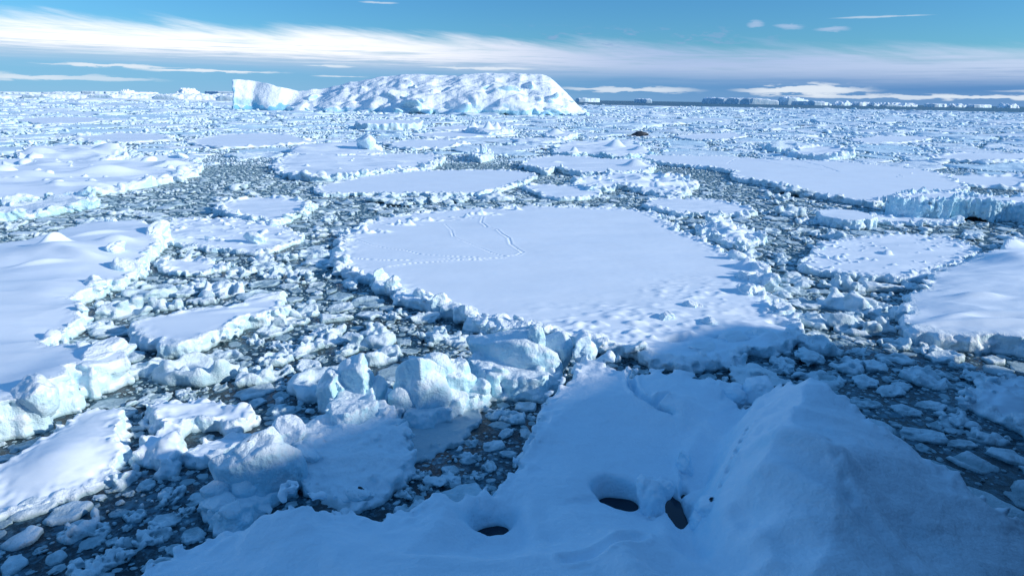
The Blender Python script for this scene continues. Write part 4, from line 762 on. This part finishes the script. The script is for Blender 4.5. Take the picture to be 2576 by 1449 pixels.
# ------------------------------------------------------------------ the seal on the ice beside the three peaked floe
def seal():
    D = P(1608, 343, .35); u = P(1630, 343, .35) - P(1585, 343, .35); L = np.hypot(*u); sc = L/45*51/2.6*.85
    bm = bpy.data.meshes.new('seal')
    pts = [(-1.30,0,.10,.05),(-1.12,0,.16,.10),(-.85,0,.24,.17),(-.45,0,.34,.27),(0,0,.40,.36),(.42,0,.40,.37),(.78,-.02,.34,.29),(1.02,-.04,.30,.20),(1.20,-.06,.27,.165),(1.34,-.08,.22,.10)]
    br = [(4, (.52,-.30,.16,.10)), (4, (.52,.30,.16,.10))]
    co = [p[:3] for p in pts]; rad = [p[3] for p in pts]; ed = [(i, i+1) for i in range(len(pts)-1)]
    for s in (-1, 1):      # fore flippers
        co += [(.50, s*.34, .20), (.40, s*.52, .07)]; rad += [.09, .05]; ed += [(5, len(co)-2), (len(co)-2, len(co)-1)]
    for s in (-1, 1):      # hind flippers
        co += [(-1.46, s*.09, .09), (-1.68, s*.20, .08)]; rad += [.06, .05]; ed += [(0, len(co)-2), (len(co)-2, len(co)-1)]
    bm.from_pydata(co, ed, []); o = obj('seal', bm)
    o.modifiers.new('skin', 'SKIN'); 
    sk = bm.skin_vertices[0].data if bm.skin_vertices else None
    if sk is None:
        bpy.context.view_layer.objects.active = o; o.select_set(True); bpy.ops.mesh.customdata_skin_add(); sk = bm.skin_vertices[0].data
    for v, r in zip(sk, rad): v.radius = (r, r)
    sk[4].use_root = True
    s = o.modifiers.new('smooth', 'SUBSURF'); s.levels = s.render_levels = 2
    m = plain('seal_fur', (0.010, 0.018, 0.032, 1), .6, .1, 4.0); bm.materials.append(m)
    dg = bpy.context.evaluated_depsgraph_get(); me = bpy.data.meshes.new_from_object(o.evaluated_get(dg)); me.shade_smooth()
    if not me.materials: me.materials.append(m)
    o.modifiers.clear(); o.data = me
    o.location = (D[0], D[1], .28); o.scale = (sc, sc, sc); o.rotation_euler = (0, 0, math.atan2(u[1], u[0]) - .10)
    tag(o, 'dark grey seal lying on the ice behind the three peaked floe', 'seal')
    fl = [(D[0]-3.8, D[1]-2.6), (D[0]+3.0, D[1]-3.2), (D[0]+5.2, D[1]+.5), (D[0]+2, D[1]+4), (D[0]-4, D[1]+4)]
    floe('flat_floe', 'small low floe carrying the dark seal', None, .30, 'ice floe', None, .16, 'the floe of the seal', world=fl, side=.06, edge=.3, rough=.03, rim=.15, rimw=.5, lumps=14, lump=.4)
seal()

# ------------------------------------------------------------------ the ship the picture is taken from (behind and right of the camera)
def ship():
    port = [(-42,-42),(-26,-26.3),(-10,-10.4),(4,3.5),(13,12.5),(20,19.3),(24,22.9),(26.2,24.3)]
    star = [(26.2,24.3),(28.0,21.5),(28.5,17.5),(26,10.5),(19,1.5),(6,-11.5),(-10,-27.5),(-26,-46)]
    port = [(x, y + .7) for x, y in port]
    top = lambda x: SHIP_TOP + max(0, (x-10)/20.0)*0.3
    ring = port + star[1:]; n = len(ring); c = np.mean(ring, 0)
    lev = [(-2.0, .80), (0.0, .90), (2.5, .95), (4.2, .985), (None, 1.0)]; co = []
    for z, s in lev:
        for (x, y) in ring: 
            zz = top(x) if z is None else min(z, top(x)-.3); k = s if x > 20 else 1 - (1-s)*.35
            co.append((c[0] + (x-c[0])*k, c[1] + (y-c[1])*k, zz))
    q = [];
    for l in range(len(lev)-1):
        for i in range(n): j = (i+1) % n; q.append((l*n+i, l*n+j, (l+1)*n+j, (l+1)*n+i))
    hull = bpy.data.meshes.new('hull'); hull.from_pydata(co, [], [f[::-1] for f in q]); hull.materials.append(plain('navy_hull_paint', (0.012, 0.020, 0.045, 1), .35, .2))
    root = bpy.data.objects.new('ship', None); COL.objects.link(root); tag(root, 'navy hulled ship lying alongside the foreground floe, under the viewpoint', 'ship')
    obj('hull', hull, root)
    for (s0, s1, zt, back, wide) in ((-30, 2.5, 13.5, 3.2, 11.0), (2.5, 9.0, 10.5, 1.2, 12.0), (9.0, 16.0, 8.0, .6, 10.0)):     # stepped deckhouse along the port side, out of view, shaped to darken the foreground
        a = lambda s, o: (s + o*.7, s - .1 - o*.72); b0, b1, b2, b3 = a(s0, back), a(s1, back), a(s1 - .8, back + wide), a(s0 + .8, back + wide); zb = SHIP_TOP - .9
        v = [(x, y, zb) for x, y in (b0, b1, b2, b3)] + [(x, y, zt) for x, y in (b0, b1, b2, b3)]
        dm = bpy.data.meshes.new('deckhouse'); dm.from_pydata(v, [], [(0, 1, 5, 4), (1, 2, 6, 5), (2, 3, 7, 6), (3, 0, 4, 7), (4, 5, 6, 7)]); dm.materials.append(plain('blue_grey_deckhouse_paint', (0.05, 0.07, 0.11, 1), .5, .2)); obj('deckhouse', dm, root)
    dk = [(x*.995 + c[0]*.005, y*.995 + c[1]*.005, top(x) - .9) for x, y in ring]
    me = bpy.data.meshes.new('deck'); me.from_pydata(dk, [], [tuple(range(n))[::-1]]); me.materials.append(plain('grey_deck_paint', (0.16, 0.19, 0.20, 1), .6, .3)); obj('deck', me, root)
SHIP_TOP = 6.4
ship()
# ------------------------------------------------------------------ loose ice: prototypes
def proto(kind, seed, n):
    rng = np.random.default_rng(seed); c = 2.9/n; org = (-1.45, -1.45, -0.75); nz = max(7, int(2.3/c)) if kind in ('block', 'heap') else max(6, int(1.5/c))
    if kind in ('pancake', 'slab', 'rubble'): org = (-1.45, -1.45, -0.45)
    shape = (n+1, n+1, nz+1)
    g = [org[i] + c*np.arange(shape[i]) for i in range(3)]; x, y, z = np.meshgrid(*g, indexing='ij')
    r = np.hypot(x, y); th = np.arctan2(y, x)
    rad = 1 + sum(rng.normal()*.10/k**.6*np.cos(k*th + rng.uniform(0, 6.28)) for k in range(2, 7))
    n3 = gfbm(shape, org, c, .45, seed+3, 3, .6) - 1.1*(np.abs(gfbm(shape, org, c, .30, seed+4, 2, .5)) - .6)
    if kind == 'pancake':
        q = r/rad; rimh = .13*rng.uniform(.6, 1.3)*(1 + .5*np.cos(2*th + rng.uniform(0, 6)))
        h = .13 + rimh*np.exp(-((q-.84)/.13)**2) + .10*gfbm(shape[:2], org[:2], c, .38, seed+5, 2, .6)[:, :, None]
        F = smax(z - h, (q-1)*rad + .25*z, .08) + .05*n3
    elif kind == 'slab':
        k = rng.integers(5, 8); f = -9
        for i in range(k):
            a = i*6.283/k + rng.uniform(-.35, .35); f = np.maximum(f, x*math.cos(a) + y*math.sin(a) - rng.uniform(.72, 1.0))
        tx, ty = rng.uniform(-.10, .10, 2); F = smax(z - .22 - tx*x - ty*y - .04*n3, f + .05*n3, .05)
    elif kind == 'rubble':
        q = r/rad; F = smax(z - .07, (q-1)*rad, .08)
        for i in range(rng.integers(14, 24)):
            p = rng.normal(size=2)*.45; rr = rng.uniform(.14, .34); stamp(F, org, c, (p[0], p[1], rng.uniform(.0, .2)), (rr*1.2, rr, rr*.9), rng, 'round' if rng.random() < .5 else 'facet')
        F = F + .05*n3
    else:
        F = np.full(shape, 9.0)
        if kind == 'block':
            stamp(F, org, c, (0, 0, .1), (1.0, .8, .75), rng, 'facet'); stamp(F, org, c, tuple(rng.uniform(-.35, .35, 2)) + (.15,), (.7, .6, .6), rng, 'facet')
            stamp(F, org, c, tuple(rng.uniform(-.5, .5, 2)) + (-.05,), (.7, .7, .4), rng, 'facet')
        else:
            for i in range(9):
                p = rng.normal(size=2)*.4; rr = rng.uniform(.3, .6); stamp(F, org, c, (p[0], p[1], rng.uniform(-.1, .35)), (rr*1.2, rr, rr*1.1), rng, 'facet')
        F = F + .05*n3
    F[0] = np.abs(F[0])+.01; F[-1] = np.abs(F[-1])+.01; F[:, 0] = np.abs(F[:, 0])+.01; F[:, -1] = np.abs(F[:, -1])+.01; F[:, :, -1] = np.abs(F[:, :, -1])+.01
    return surface_nets(F, org, c)
KINDS = ('pancake', 'slab', 'rubble', 'block', 'heap')
HI = {k: [proto(k, 900+37*i+len(k), 42) for i in range(7)] for k in KINDS}
MID = {k: [proto(k, 500+37*i+len(k), 18) for i in range(6)] for k in KINDS}
LOW = {k: [proto(k, 300+37*i+len(k), 9) for i in range(5)] for k in KINDS}
# ------------------------------------------------------------------ loose ice: where it floats
AZR = 0.86; DA = 0.00085; LN0 = math.log(9.0); NA = int(2*AZR/DA); NL = int((math.log(3200)-LN0)/DA)
occ = np.zeros((NA, NL), bool)
def cellof(x, y): return (np.arctan2(x, y)+AZR)/DA, (np.log(np.hypot(x, y))-LN0)/DA
for pol in OUT:
    pa, pl = cellof(pol[:, 0], np.maximum(pol[:, 1], .5)); a0, a1 = int(max(0, pa.min()-2)), int(min(NA, pa.max()+3)); l0, l1 = int(max(0, pl.min()-2)), int(min(NL, pl.max()+3))
    if a1 <= a0 or l1 <= l0: continue
    aa, ll = np.meshgrid(np.arange(a0, a1), np.arange(l0, l1), indexing='ij'); an = (aa+.5)*DA - AZR; rr = np.exp(LN0 + (ll+.5)*DA)
    occ[a0:a1, l0:l1] |= in_poly(rr*np.sin(an), rr*np.cos(an), pol)
rng = np.random.default_rng(11); random.seed(4)
def inview(x, y, m=.03):
    # keep what the picture and a step to either side can see
    return np.abs(np.arctan2(x, y)) < AZR - .01
PL = []          # x, y, radius, kind, angle, squash, height
def throw(n, d0, d1, r0, r1, kinds, hs, fill=.82, dens=None, rel=False):
    """dart throwing, kept clear of everything already placed"""
    u = rng.random(n); d = np.sqrt(d0*d0 + u*(d1*d1-d0*d0)) if not rel else d0*(d1/d0)**u
    a = rng.uniform(-AZR+.01, AZR-.01, n); x = d*np.sin(a); y = d*np.cos(a); r = r0*(r1/r0)**rng.random(n)
    if rel: r = r*d
    if dens is not None: keep = rng.random(n) < dens(x, y)
    else: keep = np.ones(n, bool)
    ca, cl = cellof(x, y); rc = r/d/DA
    if d1 > 1500: keep &= ~((a > .06) & (d > 1420 + 60*pn2(a*40, a*9)))      # the pack ends in open sea on the right
    k = 0
    for i in range(n):
        if not keep[i]: continue
        A, L, R = ca[i], cl[i], rc[i]; ia, il = int(A), int(L)
        if not (0 <= ia < NA and 0 <= il < NL) or occ[ia, il]: continue
        e = R*fill; e7 = e*.7; bad = False
        for (p, q) in ((e, 0), (-e, 0), (0, e), (0, -e), (e7, e7), (-e7, e7), (e7, -e7), (-e7, -e7)):
            b, c = int(A+p), int(L+q)
            if 0 <= b < NA and 0 <= c < NL and occ[b, c]: bad = True; break
        if bad: continue
        R2 = int(math.ceil(e)); b0, b1, c0, c1 = max(0, ia-R2), min(NA, ia+R2+1), max(0, il-R2), min(NL, il+R2+1)
        gx, gy = np.ogrid[b0-A:b1-A-.001 if b1-b0 > 1 else b0-A+.5:1, c0-L:c1-L-.001 if c1-c0 > 1 else c0-L+.5:1]
        m = gx*gx + gy*gy < e*e; s = occ[b0:b0+m.shape[0], c0:c0+m.shape[1]]; s |= m[:s.shape[0], :s.shape[1]]
        kd = rng.choice(len(kinds), p=kinds_p(kinds)); PL.append((x[i], y[i], r[i], list(kinds)[kd], rng.uniform(0, 6.28), rng.uniform(.62, 1.0), cap(r[i], d[i], hs*rng.lognormal(0, .3), list(kinds)[kd])*(.5 + .5*min(1, (1-(shd := float(rng.random())))*2.5)), shd)); k += 1
    return k
def cap(r, d, hs, kd):
    # jumbled pieces stand knee to head high; few are taller
    t = r*hs*{'slab': .35, 'pancake': .35, 'rubble': .5, 'block': .75, 'heap': .9}[kd]; lim = (.22 + .0016*min(d, 900))*float(rng.lognormal(0, .35))
    return hs*min(1.0, lim/t)
def kinds_p(k): v = np.array(list(k.values()), float); return v/v.sum()
def hand(px, py, wpx, kind, hs=1.0, ang=None, sq=None):
    c = P(px, py, .05); w = np.hypot(*(P(px+wpx/2, py, .05) - P(px-wpx/2, py, .05)))/2
    PL.append((c[0], c[1], w, kind, rng.uniform(0, 6.28) if ang is None else ang, sq or rng.uniform(.7, 1), hs, float(rng.random())*.4))
    ca, cl = cellof(c[0], c[1]); R = w/np.hypot(*c)/DA*.85; ia, il = int(ca), int(cl); R2 = int(R)+1
    if 0 <= ia < NA and 0 <= il < NL:
        b0, b1, c0, c1 = max(0, ia-R2), min(NA, ia+R2+1), max(0, il-R2), min(NL, il+R2+1)
        gx, gy = np.mgrid[b0:b1, c0:c1]; occ[b0:b1, c0:c1] |= (gx-ca)**2 + (gy-cl)**2 < R*R
for h in ((385,928,116,'pancake'),(500,942,190,'pancake'),(665,945,110,'rubble'),(690,905,90,'pancake'),(760,880,90,'rubble'),(305,1207,95,'rubble'),(365,1220,55,'slab'),(420,1250,75,'rubble'),(385,1345,80,'rubble'),(415,1310,75,'slab'),(340,1295,60,'pancake'),(250,1330,60,'pancake'),
          (170,1290,120,'slab'),(90,1270,130,'slab'),(190,1335,100,'rubble'),(60,1350,110,'slab'),(230,1420,90,'rubble'),(310,1385,110,'rubble'),(140,1400,60,'slab'),(30,1420,80,'slab'),(440,1380,50,'slab'),(460,1285,45,'rubble'),(250,1250,40,'block'),(300,1260,30,'block'),
          (20,1150,60,'slab'),(130,1270,50,'block'),(415,1235,40,'slab'),(370,1060,40,'block'),(350,1075,45,'slab'),(850,800,90,'slab'),(930,850,120,'rubble'),(1000,795,70,'rubble'),(820,850,100,'rubble'),(960,900,110,'pancake'),(1100,850,90,'rubble'),(1160,860,80,'pancake'),(1060,905,70,'slab'),
          (880,720,70,'heap'),(1085,800,75,'heap'),(1240,845,70,'pancake'),(760,790,80,'pancake'),(690,830,100,'pancake'),(640,860,60,'rubble'),(250,690,60,'slab'),(330,720,70,'pancake'),(560,735,110,'pancake'),(480,720,80,'pancake'),(420,770,90,'pancake'),(300,785,130,'rubble'),(250,820,70,'pancake'),(600,690,70,'rubble'),
          (470,630,60,'heap'),(760,700,90,'rubble'),(690,690,80,'rubble'),(850,590,50,'heap'),(720,650,60,'rubble'),(600,475,60,'heap'),(640,490,50,'block'),(1060,508,60,'heap'),(1105,505,65,'heap'),(1130,510,45,'heap'),(960,505,80,'heap'),(1160,505,60,'heap'),(1250,500,90,'pancake'),(1010,515,60,'heap'),
          (1960,745,60,'block'),(1930,770,110,'slab'),(2010,710,90,'heap'),(2140,770,150,'rubble'),(2210,790,90,'rubble'),(2180,830,140,'rubble'),(2060,875,110,'pancake'),(2250,865,80,'pancake'),(2330,955,100,'pancake'),(2200,920,80,'slab'),(2300,840,60,'pancake'),(2130,720,100,'rubble'),(2080,690,70,'pancake'),
          (2220,725,110,'slab'),(2320,880,60,'rubble'),(2240,985,70,'slab'),(2130,920,90,'pancake'),(2370,900,90,'slab'),(2420,920,60,'pancake'),(2480,1100,80,'rubble'),(2540,1150,90,'slab'),(2400,1050,70,'rubble'),(2340,1020,60,'slab'),(2180,960,70,'slab'),(2450,1070,60,'block'),(2500,905,70,'slab'),
          (1900,950,120,'heap'),(1860,930,70,'heap'),(1960,930,60,'rubble'),(1290,1050,70,'pancake'),(1250,1040,60,'rubble'),(1180,1150,60,'rubble'),(1110,1210,70,'heap'),(1130,1180,50,'slab'),(1240,1120,60,'slab'),(1060,1190,40,'rubble'),(1190,1200,50,'rubble'),(1020,1240,50,'rubble'),(1270,1090,50,'slab'),(1320,1020,60,'slab'),(1230,1170,50,'pancake'),
          (975,1020,50,'heap'),(955,1000,35,'block'),(975,985,45,'heap'),(2030,560,60,'rubble'),(2110,600,80,'rubble'),(1990,540,80,'rubble'),(2080,640,50,'pancake'),(1690,500,50,'heap'),(2000,490,90,'heap'),(1950,500,70,'rubble'),(2290,540,50,'rubble'),(2450,600,60,'heap')):
    hand(h[0], h[1], h[2], h[3], .5 if h[3] in ('heap', 'block') else 1.0)
nearmix = {'pancake': 4, 'rubble': 2.4, 'slab': 3.2, 'block': .5}; tiny = {'rubble': 2, 'slab': 3, 'block': 1.2}
def patchy(s, lo, hi, a, b=1.0):
    return lambda x, y: a + (b-a)*np.clip((.6*pn2(x/s, y/s) + .4*pn2(x/s*2.3+9, y/s*2.3) - lo)/(hi-lo), 0, 1)
# lanes right around the floes
throw(900, 12, 75, .8, 1.3, {'pancake': 3, 'slab': 1, 'rubble': 1.5}, .55, .9)
throw(14000, 12, 95, .40, .8, {'pancake': 3, 'rubble': 2.4, 'slab': 4, 'block': .6}, .6, .86)
throw(34000, 12, 110, .2, .40, {'pancake': 1.6, 'rubble': 2.6, 'slab': 4.5, 'block': 1.2}, .62, .93, patchy(5, -.4, .3, .4))
throw(110000, 12, 130, .10, .2, {'rubble': 2, 'slab': 4.5, 'block': 1.6}, .8, 1.0, patchy(4, -.3, .35, .55))
throw(80000, 12, 62, .05, .10, tiny, .85, 1.1, patchy(3, -.4, .3, .3))
# pack beyond
far = {'slab': 4, 'rubble': 3, 'block': 1.6, 'heap': 1.4}
bands = lambda x, y: np.clip(.12 + 1.0*(.55*pn2(x/70, y/38) + .45*pn2(x/30+5, y/17) + .42), .06, 1)
throw(14000, 60, 2700, .018, .06, {'slab': 3, 'pancake': 2}, .26, rel=True, dens=lambda x, y: 1.1 - bands(x, y)*.6)
throw(24000, 55, 2700, .0055, .012, far, .75, rel=True, dens=bands)
throw(70000, 55, 2700, .0028, .0055, far, .85, rel=True, dens=lambda x, y: .25 + .75*bands(x, y))
throw(150000, 55, 1200, .0016, .0030, tiny, 1.0, rel=True)
PLA = PL
print('loose ice', len(PL), round(time.time()-T0, 1))
# ------------------------------------------------------------------ loose ice: meshes
def place(co, p):
    x, y, r, kd, an, sq, hs, sh = p
    ca, sa = math.cos(an), math.sin(an); v = co*np.array([r, r*sq, r*hs]); return np.stack([v[:, 0]*ca - v[:, 1]*sa, v[:, 0]*sa + v[:, 1]*ca, v[:, 2]], 1)
def shade_attr(me, val):
    a = me.color_attributes.new('shade', 'FLOAT_COLOR', 'POINT'); v = np.ones((len(me.vertices), 4), np.float32); v[:, :3] = np.asarray(val, np.float32).reshape(-1, 1); a.data.foreach_set('color', v.ravel())
def shown(p):
    d = math.hypot(p[0], p[1]); tall = .5 if p[3] in ('heap', 'block') else .18
    inn = abs(math.atan2(p[0], p[1])) < .63
    return (p[2]*p[5]*(p[2]*10/d + tall*p[2]*p[6])/d**2) if inn else 0
order = sorted(range(len(PL)), key=lambda i: -shown(PL[i]))
single = order[:300]; rest = np.array(order[300:])
LOOK = {'pancake': ('round', 'pancake with a raised rim'), 'slab': ('flat', 'slab'), 'rubble': ('knobbly', 'raft of rubble'), 'block': ('angular', 'block'), 'heap': ('high', 'heap of lumps')}
cen = [(nm, pol, pol.mean(0)) for nm, pol in NAMED]
def near_name(x, y):
    best = None
    for nm, pol, c in cen:
        d = np.sqrt(((pol - (x, y))**2).sum(1)); k = d.argmin(); v = d[k]/(1 + .3*math.sqrt(np.ptp(pol[:, 0])))
        if best is None or v < best[0]: best = (v, nm, pol[k], c)
    nxt = min(((np.sqrt(((pol - (x, y))**2).sum(1)).min(), n_) for n_, pol, c in cen if n_ != best[1]))[1]
    v, nm, e, c = best; dx = x-e[0]; dy = (y-e[1])*.8
    side = ('right of' if dx > 0 else 'left of') if abs(dx) > abs(dy) else ('behind' if dy > 0 else 'in front of')
    return nm, side, nxt
cellsof = {}
for i in single:
    p = PL[i]; nm, side, nxt = near_name(p[0], p[1]); cellsof.setdefault((nm, side, nxt, p[3]), []).append(i)
ORD = ['', 'second ', 'third ', 'fourth ', 'fifth ', 'sixth ', 'seventh ', 'eighth ', 'ninth ', 'tenth ', 'eleventh ', 'twelfth ']
NOUN = {'pancake': 'rimmed ice pancake', 'slab': 'flat ice plate', 'rubble': 'knobbly rubble raft', 'block': 'angular ice block', 'heap': 'lumpy ice heap'}
OBJN = {'pancake': 'ice_pancake', 'slab': 'ice_plate', 'rubble': 'rubble_raft', 'block': 'ice_block', 'heap': 'ice_heap'}
for (nm, side, nxt, kd), ids in cellsof.items():
    ids.sort(key=lambda i: -PL[i][2])
    nm2 = f'{nm}, toward {nxt}'
    if len(nm2.split()) > 9: nm2 = nm
    for k, i in enumerate(ids):
        p = PL[i]; noun = NOUN[kd]
        lab = (f'{noun} {side} {nm2}' if len(ids) == 1 else f'{ORD[min(k, 11)]}largest {noun} {side} {nm2}')
        if len(lab.split()) > 16: lab = lab.replace(nm2, nm)
        d = math.hypot(p[0], p[1]); pc, pq = (HI if p[2]/d > .006 else MID)[kd][i % (7 if p[2]/d > .006 else 6)]
        v = place(pc, p); me = mesh(OBJN[kd], v, pq, M_CHUNK if d < 120 else M_PACK); shade_attr(me, p[7])
        tag(obj(OBJN[kd], me, None, (p[0], p[1], 0)), lab, 'ice chunk', 'loose ice pieces between the floes')
def merged(name, label, ids, mat):
    V = []; Q = []; Sh = []; base = 0
    by = {}
    for i in ids:
        p = PL[i]; px = p[2]/math.hypot(p[0], p[1])*683
        lod = MID if px > 5 else LOW; by.setdefault((id(lod), p[3], i % len(lod[p[3]])), (lod, []))[1].append(i)
    for (_, kd, k), (lod, ii) in by.items():
        pc, pq = lod[kd][k]; A = np.array([PL[i][:3] + PL[i][4:] for i in ii]); n = len(ii); m = len(pc)
        ca, sa = np.cos(A[:, 3])[:, None], np.sin(A[:, 3])[:, None]; r = A[:, 2][:, None]
        vx = pc[None, :, 0]*r; vy = pc[None, :, 1]*r*A[:, 4][:, None]; vz = pc[None, :, 2]*r*A[:, 5][:, None]
        V.append(np.stack([vx*ca - vy*sa + A[:, 0][:, None], vx*sa + vy*ca + A[:, 1][:, None], vz], 2).reshape(-1, 3))
        Q.append((pq[None] + (base + m*np.arange(n))[:, None, None]).reshape(-1, 4)); base += n*m; Sh.append(np.repeat(A[:, 6], m))
    me = mesh(name, np.concatenate(V), np.concatenate(Q), mat); shade_attr(me, np.concatenate(Sh))
    tag(obj(name, me), label, None, None, 'stuff'); print(name, len(me.vertices))
dist = np.array([math.hypot(PL[i][0], PL[i][1]) for i in rest])
merged('brash_ice', 'small broken brash ice filling the dark lanes between floes', rest[dist < 110], M_CHUNK)
merged('pack_ice', 'dense pack of jumbled ice stretching to the horizon', rest[dist >= 110], M_PACK)
print('script', round(time.time()-T0, 1))
